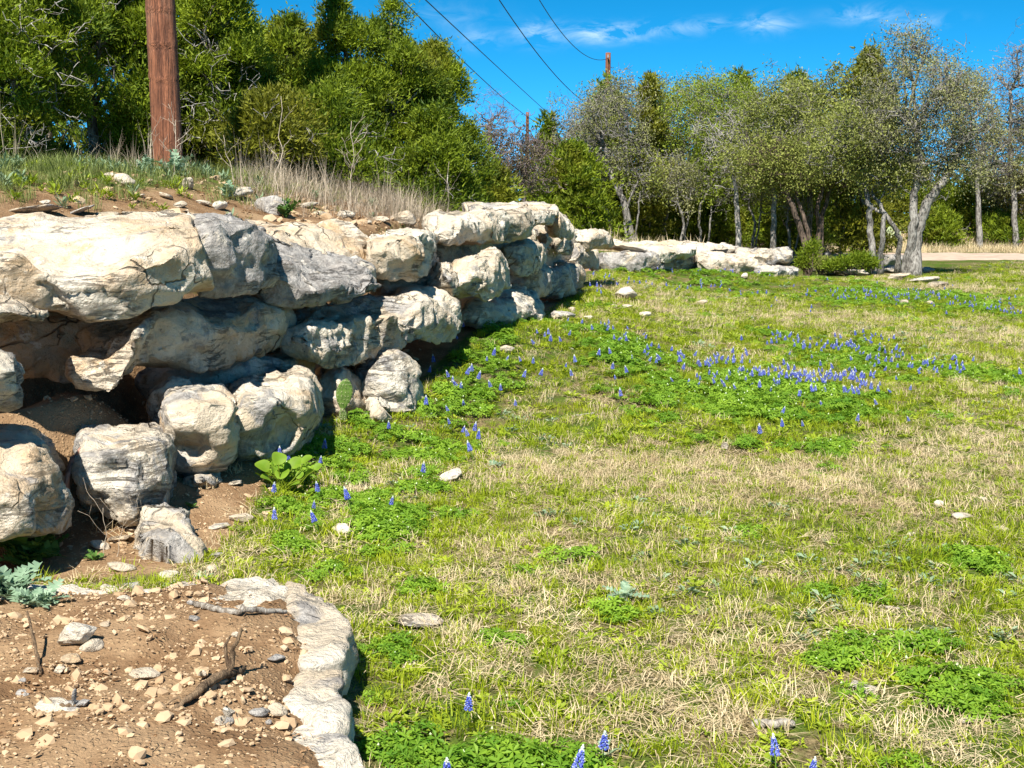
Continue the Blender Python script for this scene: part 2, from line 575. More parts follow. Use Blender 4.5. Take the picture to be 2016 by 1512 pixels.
gx = axis(-400, 400, -4.5, 3.0, .06, 1.085)
gy = axis(-60, 900, 2.3, 14.5, .068, 1.045)
GXX, GYY = np.meshgrid(gx, gy)
gzv = terrain(GXX.ravel(), GYY.ravel())
gd = dirt_mask(GXX.ravel(), GYY.ravel())
nx, ny = len(gx), len(gy)
ii = (np.arange(ny - 1)[:, None] * nx + np.arange(nx - 1)[None, :]).ravel()
gq = np.stack([ii, ii + 1, ii + nx + 1, ii + nx], -1)
fine = fbm(np.stack([GXX.ravel() * 9, GYY.ravel() * 9, gzv * 0], -1), 5, 3) * .012 * (1 - smooth(GYY.ravel(), 14, 25))
ground = link('ground', make_mesh('ground', np.stack([GXX.ravel(), GYY.ravel(), gzv + fine], -1), gq, None, [M_GROUND], tint=gd))
tag(ground, 'sunny meadow floor of thatch and soil rising to an earth bank', None, None, 'structure')

# pale caliche road beyond the trees, draped on the ground
rx = np.concatenate([np.linspace(6.2, 40, 120), np.linspace(42, 300, 60)])
ry = np.linspace(41.2, 46.2, 9)
RX, RY = np.meshgrid(rx, ry)
wob = .25 * fbm(xy0(RX.ravel(), RY.ravel() * 0, .25), 31, 3)
edge = np.isin(RY.ravel(), [ry[0], ry[-1]])
RZ = terrain(RX.ravel(), RY.ravel() + wob) + np.where(edge, -.02, .03)
ii = (np.arange(len(ry) - 1)[:, None] * len(rx) + np.arange(len(rx) - 1)[None, :]).ravel()
road = link('road', make_mesh('road', np.stack([RX.ravel(), RY.ravel() + wob, RZ], -1),
            np.stack([ii, ii + 1, ii + len(rx) + 1, ii + len(rx)], -1), None, [M_ROAD]))
tag(road, 'pale gravel road running across behind the oaks', None, None, 'structure')

# ------------------------------------------------------------------ wall stones
BACK = np.array([-0.80, 0.60, 0.0])
ROCKS = []          # queued for one remesh pass

def sections_mesh(S, D, rise=.05, bulge=.04, bevel=.05, under=.06, back=None):
    """closed hull swept along the stone's face; S = (px, Y, top, bottom) from left to right"""
    prof = []
    if back is None:                      # away from the open side, into the bank
        ms = sum((s_[0] - CX) / F_PX for s_ in S) / len(S)
        back = np.array([ms - .10, 1.0, 0]); back /= np.linalg.norm(back)
    for (px, Y, yt, yb) in S:
        t, b = at(px, yt, Y), at(px, yb, Y)
        up = np.array([0, 0, 1.0])
        h = max(t[2] - b[2], .02)
        f = np.array([t[0], Y, 0.0])
        zt, zb = t[2], t[2] - h
        bv = min(bevel, h * .35)
        pts = [f + back * D + up * (zb + .1 * h),
               f + back * min(under, D * .5) + up * zb,
               f + back * under * .35 + up * (zb + .22 * h),
               f - back * bulge + up * (zb + .58 * h),
               f + up * (zt - bv),
               f + back * bv * 1.6 + up * zt,
               f + back * D + up * (zt + rise)]
        prof.append(pts)
    prof = np.array(prof); n, k = prof.shape[:2]
    v = prof.reshape(-1, 3)
    q, t = [], []
    for i in range(n - 1):
        for j in range(k):
            j2 = (j + 1) % k
            q.append([i * k + j, (i + 1) * k + j, (i + 1) * k + j2, i * k + j2])
    def cap(o, flip):
        c = [[o, o + 1, o + 6], [o + 1, o + 2, o + 6], [o + 2, o + 5, o + 6], [o + 2, o + 3, o + 5], [o + 3, o + 4, o + 5]]
        return [x[::-1] for x in c] if flip else c
    t += cap(0, False) + cap((n - 1) * k, True)
    return v, q, t

def prism(poly_px, z, depth):
    """slab from an outline on the horizontal plane z"""
    p = np.array([on_plane(a, b, z) for a, b in poly_px])
    n = len(p)
    c = p.mean(0)
    lo = c + (p - c) * .97; lo[:, 2] = z - depth
    v = np.concatenate([p, lo])
    return v, [list(range(n)), list(range(2 * n - 1, n - 1, -1))] + [[(i + 1) % n, i, n + i, n + (i + 1) % n] for i in range(n)]

def queue(label, pieces, voxel, grey=.5, stain=.5, amp=1.0, flute=0.0, strata=0.4, facets=6, dents=(), smooth_n=1, cut=(.90, .985), spalls=None, cell=.30, flat=.78, group=None, name='wall_stone', cat='stone'):
    bm = bmesh.new()
    for v, q, t in pieces:
        bv = [bm.verts.new(c) for c in v]
        for f in list(q) + list(t):
            try: bm.faces.new([bv[i] for i in f])
            except ValueError: pass
    bmesh.ops.recalc_face_normals(bm, faces=bm.faces)
    me = bpy.data.meshes.new(name)
    bm.to_mesh(me); bm.free()
    o = link(name, me)
    md = o.modifiers.new('r', 'REMESH'); md.mode = 'VOXEL'; md.voxel_size = voxel
    ROCKS.append((o, dict(amp=amp, flute=flute, strata=strata, facets=facets, dents=dents, smooth_n=smooth_n, voxel=voxel, cut=cut, spalls=spalls, cell=cell, flat=flat)))
    tag(o, label, cat, group)
    o['grey'] = float(grey); o['stain'] = float(stain)
    return o

def vnormals(v, f):
    a, b, c, d = (v[f[:, i]] for i in range(4))
    fn = np.cross(c - a, d - b)
    n = np.zeros_like(v)
    for i in range(4):
        np.add.at(n, f[:, i], fn)
    return n / (np.linalg.norm(n, axis=1, keepdims=True) + 1e-12)

def carve_all():
    dg = bpy.context.evaluated_depsgraph_get()
    dg.update()
    for k, (o, P) in enumerate(ROCKS):
        ev = o.evaluated_get(dg)
        me = ev.to_mesh()
        n = len(me.vertices); v = np.empty(n * 3); me.vertices.foreach_get('co', v); v = v.reshape(-1, 3)
        nf = len(me.polygons); li = np.empty(len(me.loops), np.int32); me.loops.foreach_get('vertex_index', li)
        lt = np.empty(nf, np.int32); me.polygons.foreach_get('loop_total', lt)
        assert (lt == 4).all()
        f = li.reshape(-1, 4)
        ev.to_mesh_clear()
        rng = np.random.default_rng(100 + k)
        v0 = v.copy()
        # neighbours for smoothing
        e = np.concatenate([f[:, [0, 1]], f[:, [1, 2]], f[:, [2, 3]], f[:, [3, 0]]])
        def lap(v, it):
            for _ in range(it):
                s = np.zeros_like(v); c = np.zeros(len(v))
                np.add.at(s, e[:, 0], v[e[:, 1]]); np.add.at(c, e[:, 0], 1)
                np.add.at(s, e[:, 1], v[e[:, 0]]); np.add.at(c, e[:, 1], 1)
                v = v * .4 + .6 * s / c[:, None]
            return v
        v = lap(v, P['smooth_n'])
        c = v.mean(0)
        size = (v.max(0) - v.min(0))
        L = float(np.median(size))
        lo0, hi0 = v0.min(0), v0.max(0)
        # broken facets: planes that cut corners and edges flat (in the stone's own proportions)
        hs_ = size * .5
        for _ in range(P['facets'] + 7):
            d = unit(rng.normal(size=3))
            w_ = (v - c) / hs_
            h = w_ @ d
            lim = h.max() * rng.uniform(*P['cut'])
            ov = np.maximum(h - lim, 0)
            v = v - (ov * .92)[:, None] * d * hs_
        # fracture cells: each patch of the surface is dressed towards its own plane, at two sizes
        nn = vnormals(v, f)
        for (cell, kf) in ((P['cell'], P['flat']), (P['cell'] * .42, P['flat'] * .8)):
            area = (size[0] * size[1] + size[1] * size[2] + size[0] * size[2]) * 2
            ns = int(np.clip(area / cell ** 2, 10, 260))
            si = rng.choice(len(v), ns, replace=False)
            wv = v + np.stack([fbm(v * 4 + 9, 5, 2), fbm(v * 4 + 31, 6, 2), fbm(v * 4 + 57, 7, 2)], -1) * cell * .25
            best = np.full(len(v), 1e9); own = np.zeros(len(v), int)
            for q_, i_ in enumerate(si):
                dd = v[i_] - wv
                d2 = dd[:, 0] ** 2 + dd[:, 1] ** 2 + (dd[:, 2] * 1.5) ** 2
                m_ = d2 < best
                best[m_] = d2[m_]; own[m_] = i_
            pn = unit(nn[own] + (_hash(own, own * 3, own * 7, k)[:, None] - .5) * np.array([.25, .25, .3]))
            h = ((v - v[own]) * pn).sum(1)
            h = np.clip(h, -cell * .5, cell * .5) + (_hash(own, own, own, 5 + k) - .5) * cell * .07
            v = v - pn * (h * kf)[:, None]
        # local spalls: small planes broken off along the edges
        nn = vnormals(v, f)
        for _ in range(P['spalls'] if P['spalls'] is not None else 14 + max(P['facets'], 0) * 2):
            i = rng.integers(len(v)); d = nn[i] + rng.normal(size=3) * .45; d /= np.linalg.norm(d)
            r = L * rng.uniform(.15, .38)
            h = (v - v[i]) @ d + r * rng.uniform(.04, .16)
            w = np.clip((1 - np.linalg.norm(v - v[i], axis=1) / r) * 4, 0, 1)
            v = v - (np.clip(h, 0, r * .22) * w)[:, None] * d * .9
        for (dp, r, dep) in P['dents']:
            dp = np.asarray(dp)
            w = np.clip(1 - (np.linalg.norm(v - dp, axis=1) / r) ** 2, 0, 1) ** 2
            v = v + w[:, None] * dep * np.array([-.25, .97, 0.])
        n_ = vnormals(v, f)
        off = rng.uniform(-50, 50, 3)
        p = v + off
        A = P['amp']
        s0 = 1.0 / max(L, .15)
        disp = fbm(p * 1.7 * s0, 40 + k, 3) * .024 * L
        rid = 1 - np.abs(fbm(p * 3.2 * s0 + 5, 80 + k, 4)) * 2.2
        disp += (rid - .5) * .014 * L
        st = fbm(np.stack([p[:, 0] * 1.6, p[:, 1] * 1.6, p[:, 2] * 8], -1), 60 + k, 3)
        disp += P['strata'] * np.tanh(st * 7) * .024
        if P['flute']:
            side = 1 - np.abs(n_[:, 2])
            fl = fbm(np.stack([p[:, 0] * 9, p[:, 1] * 9, p[:, 2] * 1.6], -1), 70 + k, 4)
            disp += P['flute'] * side * (np.abs(fl) - .2) * -.16
        disp += fbm(p * 14, 90 + k, 4) * .013
        disp += (1 - np.abs(fbm(p * 7, 92 + k, 3)) * 3) * .009
        disp += np.minimum(fbm(p * 6.5, 95 + k, 3) + .2, 0) * .05     # solution pits
        v = v + n_ * (disp * A)[:, None]
        # keep the size the stone was laid out with
        q0, q1 = np.percentile(v, 1, 0), np.percentile(v, 99, 0)
        r0_, r1_ = np.percentile(v0, 1, 0), np.percentile(v0, 99, 0)
        v = r0_ + (v - q0) / (q1 - q0) * (r1_ - r0_)
        base = v.mean(0); base[2] = v[:, 2].min()
        me2 = make_mesh(o.name, v - base, f, None, [M_STONE])
        old = o.data
        o.modifiers.clear()
        o.data = me2
        o.location = base
        bpy.data.meshes.remove(old)

def W(label, S, D=.8, voxel=.022, extra=(), **kw):
    sm = {k: kw.pop(k) for k in ('rise', 'bulge', 'bevel', 'under', 'back') if k in kw}
    return queue(label, [sections_mesh(S, D, **sm)] + [sections_mesh(S2, D2, **k2) for S2, D2, k2 in extra], voxel, **kw)

WG = 'stacked limestone blocks of the retaining wall'
# top course
W('huge cream and tan limestone block, top left corner of the wall',
  [(-200, 6.15, 474, 632), (0, 6.20, 476, 600), (90, 6.30, 470, 628), (180, 6.40, 468, 620), (255, 6.45, 462, 616), (340, 6.65, 455, 606), (405, 6.90, 452, 590), (424, 7.25, 458, 570)],
  D=1.05, rise=.12, bulge=.03, bevel=.06, under=0.03, grey=.30, stain=.66, facets=-4, spalls=14, strata=.4, amp=.55, voxel=.018, group=WG,
  dents=[(at(215, 505, 6.45), .08, .05), (at(232, 590, 6.45), .08, .05)])
W('dark grey rounded block wedged right of the huge cream corner block',
  [(390, 7.15, 438, 590), (440, 7.25, 436, 590), (505, 7.50, 442, 582), (540, 7.90, 470, 575), (562, 8.45, 520, 568)],
  D=1.2, rise=.05, bulge=.03, bevel=.07, under=0.08, grey=.85, stain=.35, facets=4, group=WG)
W('grey slab with a tilted bare top, jutting out past the dark grey block',
  [(520, 8.05, 500, 600), (580, 8.10, 535, 610), (640, 8.30, 556, 604), (705, 8.65, 566, 590), (748, 9.10, 560, 580)],
  D=1.15, rise=.20, bulge=.03, bevel=.05, under=0.09, grey=.88, stain=.35, facets=3, voxel=.02, group=WG)
W('long low tan stone lying behind the tilted grey slab',
  [(480, 9.15, 446, 530), (560, 9.25, 456, 545), (650, 9.55, 466, 560), (735, 9.95, 480, 560)],
  D=.9, rise=.07, bevel=.10, grey=.25, stain=.72, facets=3, group=WG)
W('blocky tan stone with vertical flutes at the middle of the top course',
  [(726, 9.70, 476, 542), (770, 9.70, 468, 552), (830, 9.95, 462, 552), (850, 10.45, 458, 540), (862, 11.15, 462, 520)],
  D=.9, rise=.04, bevel=.04, under=0.05, grey=.22, stain=.6, flute=.7, facets=3, group=WG)
W('long cream slab with a flat bright top, overhanging a black gap',
  [(848, 11.2, 432, 478), (890, 11.2, 428, 484), (950, 11.7, 424, 482), (1005, 12.2, 418, 476), (1040, 12.7, 412, 468), (1046, 13.3, 412, 452)],
  D=1.5, rise=.06, bulge=.04, bevel=.04, under=0.08, grey=.36, stain=.42, flute=.45, facets=2, group=WG)
W('highest pale slab with a rounded edge at the far end of the top course',
  [(925, 13.6, 400, 425), (1000, 13.8, 401, 440), (1050, 14.0, 404, 452), (1085, 14.3, 400, 440), (1101, 15.0, 402, 425)],
  D=1.5, rise=.03, bevel=.06, under=0.10, grey=.45, stain=.42, facets=3, group=WG)
W('small wedge of stone poking out under the left end of the top course',
  [(-160, 5.85, 588, 655), (0, 5.85, 594, 650), (55, 5.9, 612, 648), (86, 6.0, 630, 640)],
  D=.5, rise=.02, under=0.03, grey=.5, stain=.55, group=WG)
# second course
W('long blue-shaded block with a lit left end under the top corner',
  [(165, 6.8, 690, 745), (190, 6.65, 662, 768), (262, 6.5, 642, 768), (285, 6.65, 634, 760), (360, 7.05, 618, 748), (440, 7.5, 604, 730), (520, 7.95, 592, 708), (560, 8.25, 600, 690), (572, 8.5, 620, 680)],
  D=.8, rise=.03, bulge=.05, bevel=.035, under=0.11, grey=.45, stain=.66, flute=.25, facets=3, amp=.75, group=WG,
  extra=[([(142, 6.45, 722, 768), (190, 6.4, 716, 776), (250, 6.42, 722, 768)], .45, dict(rise=.0, bevel=.02, under=0.02))])
W('dark recessed stone in deep shade below the huge corner block',
  [(-160, 6.8, 605, 765), (60, 6.85, 615, 762), (195, 7.0, 625, 750)], D=.5, grey=.5, stain=.75, voxel=.03, group=WG)
W('rounded grey stone cut by the left edge of the view',
  [(-150, 5.2, 695, 828), (-20, 5.2, 702, 832), (20, 5.25, 716, 822), (46, 5.4, 745, 790)],
  D=.6, rise=.05, under=0.04, grey=.7, stain=.5, facets=5, group=WG)
W('long rough fluted block crossing the middle of the wall',
  [(562, 8.3, 655, 722), (605, 8.3, 640, 728), (680, 8.65, 622, 722), (760, 9.1, 604, 706), (835, 9.6, 588, 690), (888, 10.1, 586, 672), (906, 10.6, 602, 645)],
  D=.9, rise=.06, bulge=.03, bevel=.03, under=0.08, grey=.42, stain=.45, flute=1.0, facets=3, voxel=.018, group=WG)
W('little pale stone tucked beside the black gap of the second course',
  [(850, 10.5, 548, 582), (872, 10.4, 528, 588), (897, 10.5, 540, 586), (905, 10.8, 560, 580)], D=.5, grey=.35, stain=.5, voxel=.018, group=WG)
W('knobbly tan stone propping up the overhanging cream slab',
  [(893, 10.7, 545, 586), (925, 10.7, 520, 592), (955, 10.8, 508, 594), (985, 11.1, 494, 578), (1002, 11.6, 520, 566)],
  D=.7, rise=.03, grey=.25, stain=.55, flute=.5, facets=6, voxel=.018, group=WG)
W('shaded pale block with one lit lobe below the highest slab',
  [(985, 12.9, 478, 536), (1020, 12.9, 480, 548), (1050, 13.2, 474, 542), (1066, 13.6, 476, 535), (1078, 14.2, 492, 528)],
  D=.8, rise=.02, under=0.09, grey=.4, stain=.5, facets=5, group=WG)
W('bowl-shaped pale boulder at the foot of the wall beside the first flowers',
  [(900, 11.3, 605, 648), (945, 11.3, 600, 662), (1000, 11.9, 592, 668), (1045, 12.6, 590, 660), (1070, 13.4, 598, 640)],
  D=1.1, rise=.10, bulge=.10, bevel=.09, under=0.15, grey=.42, stain=.35, flute=.5, facets=3, group=WG)
W('grey wedge-shaped boulder where the tall wall ends',
  [(1046, 16.3, 560, 590), (1072, 16.2, 530, 594), (1120, 16.8, 524, 586), (1150, 17.6, 528, 566)],
  D=1.1, rise=.05, grey=.6, stain=.42, facets=6, voxel=.03, group=WG)
W('small white stone perched on the grey wedge-shaped boulder',
  [(1118, 18.0, 495, 524), (1138, 17.9, 484, 527), (1160, 18.3, 498, 525)], D=.5, grey=.5, stain=.3, voxel=.025, group=WG)
W('cream stone hanging below the rounded edge of the highest slab',
  [(1083, 15.6, 424, 462), (1105, 15.5, 418, 470), (1130, 16.0, 440, 472)], D=.8, grey=.3, stain=.5, voxel=.026, group=WG)
W('small tan block in the shaded cleft left of the white perched stone',
  [(1092, 16.8, 466, 492), (1112, 16.7, 462, 500), (1128, 17.0, 470, 505)], D=.6, grey=.3, stain=.6, voxel=.026, group=WG)
W('little tan stone inside the dark cleft under the highest slab',
  [(1062, 15.2, 470, 490), (1076, 15.1, 466, 494), (1086, 15.4, 474, 492)], D=.3, grey=.2, stain=.6, voxel=.02, group=WG)
W('thick pale block overhanging a shadow at the bend of the wall',
  [(1122, 19.6, 462, 490), (1160, 19.5, 458, 496), (1190, 19.8, 460, 492), (1207, 20.4, 464, 484)],
  D=1.2, rise=.06, under=0.10, grey=.4, stain=.42, voxel=.03, group=WG)
W('shaded stone under the thick pale block at the bend of the wall',
  [(1130, 21.0, 490, 530), (1160, 21.0, 490, 535), (1180, 21.4, 496, 530)], D=.6, grey=.4, stain=.6, voxel=.035, group=WG)
# stones deep in the joints
W('shaded filler stone deep in the joint above the scooped boulder',
  [(285, 7.7, 735, 800), (380, 7.7, 720, 805), (480, 7.9, 700, 800), (560, 8.2, 685, 780), (610, 8.6, 680, 760)], D=.6, grey=.5, stain=.6, voxel=.03, group=WG)
W('shaded filler stone deep in the joint above the cactus',
  [(600, 9.3, 715, 770), (680, 9.4, 705, 780), (760, 9.7, 695, 770)], D=.6, grey=.5, stain=.6, voxel=.03, group=WG)
W('shaded filler stone in the black gap left of the little pale stone',
  [(735, 10.4, 540, 600), (800, 10.5, 535, 600), (862, 10.9, 530, 590)], D=.7, grey=.5, stain=.6, voxel=.03, group=WG)
W('shaded filler stone under the right end of the fluted block',
  [(840, 11.3, 640, 712), (890, 11.3, 640, 706), (930, 11.6, 650, 700)], D=.7, grey=.5, stain=.6, voxel=.03, group=WG)
W('shaded filler stone behind the small wedge under the corner block',
  [(95, 7.0, 600, 660), (190, 7.1, 600, 665), (290, 7.4, 595, 650)], D=.6, grey=.5, stain=.6, voxel=.03, group=WG)
W('shaded filler stone under the pale block below the highest slab',
  [(1000, 13.9, 535, 600), (1050, 14.0, 530, 600), (1085, 14.6, 525, 585)], D=.7, grey=.5, stain=.6, voxel=.035, group=WG)
W('tall shaded filler stone closing the cleft at the bend of the wall',
  [(1035, 15.9, 450, 560), (1090, 17.2, 445, 565), (1135, 18.6, 465, 550)], D=1.0, grey=.5, stain=.6, voxel=.04, group=WG)
W('shaded filler stone behind the long cream slab and its black gap',
  [(850, 11.9, 470, 560), (930, 12.4, 465, 560), (1000, 13.4, 455, 540)], D=.6, grey=.5, stain=.6, voxel=.04, group=WG)
# far low run
W('grey-faced block at the left end of the far low wall',
  [(1168, 26.8, 512, 536), (1190, 26.6, 494, 540), (1250, 26.6, 492, 538), (1312, 27.0, 493, 528)], D=1.0, rise=.02, grey=.78, stain=.5, voxel=.035, facets=-2, spalls=8, cell=.45, strata=.15, amp=.7, group=WG)
W('broad bright slab capping the far low wall',
  [(1195, 27.2, 480, 494), (1250, 27.0, 484, 500), (1310, 26.9, 489, 520), (1372, 27.4, 486, 504)], D=1.6, rise=.12, bevel=.08, grey=.3, stain=.45, voxel=.035, facets=-2, spalls=8, cell=.45, strata=.15, amp=.7, group=WG)
W('orange-stained block in shade beneath the broad bright slab',
  [(1285, 27.4, 512, 542), (1330, 27.4, 508, 540), (1366, 27.8, 506, 536)], D=.9, grey=.2, stain=.85, voxel=.035, facets=-2, spalls=8, cell=.45, strata=.15, amp=.7, group=WG)
W('long thin cream slab at the back of the far low wall',
  [(1300, 29.0, 480, 500), (1380, 28.8, 482, 500), (1440, 29.0, 484, 502), (1450, 29.4, 486, 500)], D=1.1, rise=.05, bevel=.06, grey=.25, stain=.5, voxel=.035, facets=-2, spalls=8, cell=.45, strata=.15, amp=.7, group=WG)
W('long low speckled block facing the meadow in the far low wall',
  [(1370, 27.8, 500, 535), (1425, 27.6, 503, 542), (1490, 28.0, 512, 544)], D=.9, rise=.06, grey=.42, stain=.42, voxel=.035, facets=-2, spalls=8, cell=.45, strata=.15, amp=.7, group=WG)
W('pillow-shaped pale block at the right end of the far low wall',
  [(1450, 28.6, 490, 520), (1485, 28.3, 496, 526), (1530, 28.4, 498, 526), (1566, 29.0, 495, 518)], D=.9, rise=.06, bulge=.08, grey=.55, stain=.45, voxel=.032, facets=-2, spalls=8, cell=.45, strata=.15, amp=.7, group=WG)
W('flat grey stone under the pillow-shaped block at the end of the far low wall',
  [(1484, 27.9, 522, 546), (1530, 27.9, 525, 548), (1572, 28.4, 528, 546)], D=.8, rise=.03, grey=.6, stain=.4, voxel=.032, facets=-2, spalls=8, cell=.45, strata=.15, amp=.7, group=WG)
# lowest course
W('rounded orange and grey boulder in the bottom left corner of the wall',
  [(-170, 5.3, 880, 1070), (0, 5.25, 886, 1066), (62, 5.3, 886, 1058), (110, 5.45, 892, 1052), (128, 5.6, 905, 1046), (146, 5.9, 930, 1040)],
  D=.8, rise=.0, bulge=.05, bevel=.07, under=.02, grey=.42, stain=.78, facets=-3, cut=(.90, .97), spalls=14, amp=.7, voxel=.018, cell=.24, group=WG,
  extra=[([(-120, 5.1, 950, 1070), (30, 5.1, 945, 1068), (66, 5.2, 958, 1060)], .4, dict(rise=.0, under=.02))])
W('pale boulder with a bright flat top and a hollow in its face, lowest course',
  [(144, 6.0, 885, 1030), (150, 5.9, 878, 1038), (205, 5.85, 880, 1042), (275, 5.85, 878, 1040), (320, 6.0, 872, 1012), (341, 6.25, 868, 985), (347, 6.5, 866, 955)],
  D=.72, rise=.01, bulge=.03, bevel=.035, under=.10, grey=.60, stain=.4, facets=-4, cut=(.92, .98), spalls=12, amp=.65, voxel=.018, cell=.26, flat=.85, group=WG,
  dents=[(at(245, 925, 5.85), .15, .10), (at(300, 985, 5.95), .13, .06)])
W('undercut tan and grey boulder with deep scoops, left of the broad block',
  [(306, 6.75, 805, 880), (326, 6.5, 792, 945), (345, 6.45, 788, 955), (405, 6.45, 786, 955), (445, 6.5, 784, 950), (466, 6.7, 790, 925), (472, 7.0, 806, 890)],
  D=.62, rise=.02, bulge=.02, bevel=.03, under=.20, grey=.5, stain=.6, facets=-4, cut=(.92, .98), spalls=12, amp=.65, voxel=.018, cell=.24, flat=.85, group=WG,
  dents=[(at(368, 890, 6.45), .17, .13), (at(455, 905, 6.55), .10, .06)])
W('broad block with a cream top and dark shaded face behind the leafy plant',
  [(460, 7.05, 792, 930), (472, 6.92, 782, 948), (540, 6.95, 776, 940), (595, 7.12, 764, 920), (614, 7.3, 752, 905), (632, 7.7, 752, 868), (641, 8.1, 770, 856)],
  D=.8, rise=.02, bulge=.02, bevel=.035, under=.30, grey=.5, stain=.5, facets=-4, cut=(.92, .98), spalls=12, amp=.65, voxel=.018, cell=.28, flat=.85, group=WG,
  dents=[(at(555, 860, 7.0), .22, .20), (at(500, 850, 6.98), .10, .07)])
W('tan leaning stone directly behind the cactus pad',
  [(628, 8.7, 752, 838), (668, 8.6, 738, 842), (705, 8.8, 752, 842), (732, 9.1, 785, 835)], D=.6, rise=.06, grey=.15, stain=.55, facets=-2, cut=(.88, .96), spalls=14, amp=.8, group=WG)
W('pale grey triangular boulder with a split, right of the cactus',
  [(690, 9.2, 745, 790), (712, 8.95, 722, 800), (742, 8.85, 702, 816), (792, 8.9, 704, 820), (832, 9.2, 752, 818), (850, 9.6, 798, 812)],
  D=.7, rise=.0, bulge=.04, under=-0.05, grey=.52, stain=.22, facets=-2, cut=(.88, .96), spalls=14, amp=.8, group=WG)
W('white chunk of stone in the weeds below the cactus',
  [(728, 8.5, 808, 840), (748, 8.45, 800, 842), (772, 8.6, 818, 838)], D=.25, grey=.2, stain=.2, voxel=.014, group=WG)
W('low bleached rock with a dark end in the soil before the lowest course',
  [(276, 5.65, 1062, 1108), (330, 5.5, 1058, 1126), (380, 5.5, 1062, 1128), (405, 5.65, 1070, 1112)],
  D=.45, rise=.07, under=-0.02, grey=.6, stain=.3, facets=6, voxel=.014)
W('flat stone casting a shadow on the soil by the scooped boulder',
  [(358, 6.55, 948, 966), (395, 6.5, 940, 968), (432, 6.6, 938, 958)], D=.22, rise=.02, under=0.01, grey=.45, stain=.3, voxel=.012, name='flat_stone')
# foreground ledge stones
def ledge(label, poly, z, **kw):
    v, f = prism(poly, z, .34)
    return queue(label, [(v, f, [])], .016, name='ledge_stone', facets=-6, strata=.5, cell=.16, flat=.5, smooth_n=1, **kw)
ledge('half-buried flat ledge stone at the back left of the earth patch',
      [(-200, 1172), (60, 1152), (130, 1144), (230, 1158), (318, 1146), (322, 1176), (230, 1200), (120, 1212), (-200, 1235)], .195, grey=.45, stain=.35, amp=.8)
ledge('long pale ledge stone at the middle of the back rim of the earth patch',
      [(322, 1144), (370, 1132), (430, 1134), (500, 1124), (548, 1132), (566, 1150), (560, 1196), (470, 1204), (400, 1188), (330, 1190)], .212, grey=.35, stain=.3, amp=.7)
ledge('big blotched ledge stone at the back right corner of the earth patch',
      [(562, 1136), (604, 1146), (636, 1168), (672, 1192), (696, 1220), (690, 1262), (672, 1290), (600, 1304), (566, 1262), (548, 1220), (566, 1190)], .215, grey=.48, stain=.3, amp=.7)
ledge('blotched flat ledge stone at the middle of the right rim of the earth patch',
      [(676, 1298), (672, 1345), (692, 1400), (672, 1428), (610, 1425), (545, 1370), (575, 1312)], .205, grey=.52, stain=.25, amp=.7)
ledge('grey ledge stone at the bottom right rim of the earth patch',
      [(572, 1440), (668, 1432), (700, 1470), (752, 1535), (830, 1640), (640, 1660), (560, 1520)], .205, grey=.48, stain=.3, amp=.7)
carve_all()
# ------------------------------------------------------------------ trees
M_JUN = leaf_material('juniper_leaves', (.042, .085, .006), (.27, .34, .018), .32, extra=((.26, .20, .03), .9, .35))
M_JUN_OLIVE = leaf_material('juniper_leaves_olive', (.07, .085, .008), (.26, .26, .022), .28)
M_OAK = leaf_material('oak_leaves', (.13, .155, .028), (.38, .41, .10), .35)
M_OAK_GREEN = leaf_material('green_oak_leaves', (.12, .17, .015), (.34, .42, .05), .35)
M_OAK_GREY = leaf_material('grey_oak_leaves', (.16, .17, .06), (.40, .40, .17), .35)
M_BRIGHT = leaf_material('young_leaves', (.10, .17, .008), (.24, .30, .02), .35)
M_YELLOW = leaf_material('yellowing_leaves', (.13, .13, .02), (.34, .27, .05), .35)
M_SCRUB = leaf_material('scrub_leaves', (.09, .075, .035), (.17, .14, .075), .25)
M_BARK_OAK = bark_material('oak_bark', (.075, .066, .057), (.30, .28, .25), (22, 22, 6))
M_BARK_DARK = bark_material('dark_bark', (.045, .034, .026), (.17, .125, .095), (22, 22, 4))
M_BARK_JUN = bark_material('juniper_bark', (.09, .065, .048), (.30, .25, .20), (26, 26, 3))
M_DEADWOOD = bark_material('dead_wood', (.20, .18, .155), (.42, .395, .36), (18, 18, 4))
M_PURPLE = bark_material('bare_twigs', (.10, .075, .07), (.25, .20, .19), (12, 12, 4))


def leaves(acc, c, d, ln, wd, rng, m=0, tint=.5, roll=None):
    """one small pointed quad per leaf"""
    n = len(c)
    d = unit(d)
    r = unit(np.cross(d, rng.normal(size=(n, 3))))
    nn = np.cross(d, r)
    ln = np.broadcast_to(ln, (n,))[:, None]; wd = np.broadcast_to(wd, (n,))[:, None]
    bend = nn * ln * rng.uniform(-.15, .15, (n, 1))
    v = np.stack([c, c + d * ln * .55 + r * wd * .5 + bend, c + d * ln, c + d * ln * .5 - r * wd * .5 + bend], 1).reshape(-1, 3)
    q = np.arange(n * 4).reshape(n, 4)
    acc.add(v, q, None, m, np.repeat(np.broadcast_to(tint, (n,)), 4))

def needles(acc, c, d, ln, wd, rng, tint):
    """one narrow pointed triangle per sprig"""
    d = unit(d); r = unit(np.cross(d, rng.normal(size=d.shape)))
    ln = np.broadcast_to(ln, (len(c),))[:, None]; wd = np.broadcast_to(wd, (len(c),))[:, None]
    v = np.stack([c + r * wd * .5, c - r * wd * .5, c + d * ln], 1).reshape(-1, 3)
    acc.add(v, None, np.arange(len(v)).reshape(-1, 3), 0, np.repeat(np.broadcast_to(tint, (len(c),)), 3))

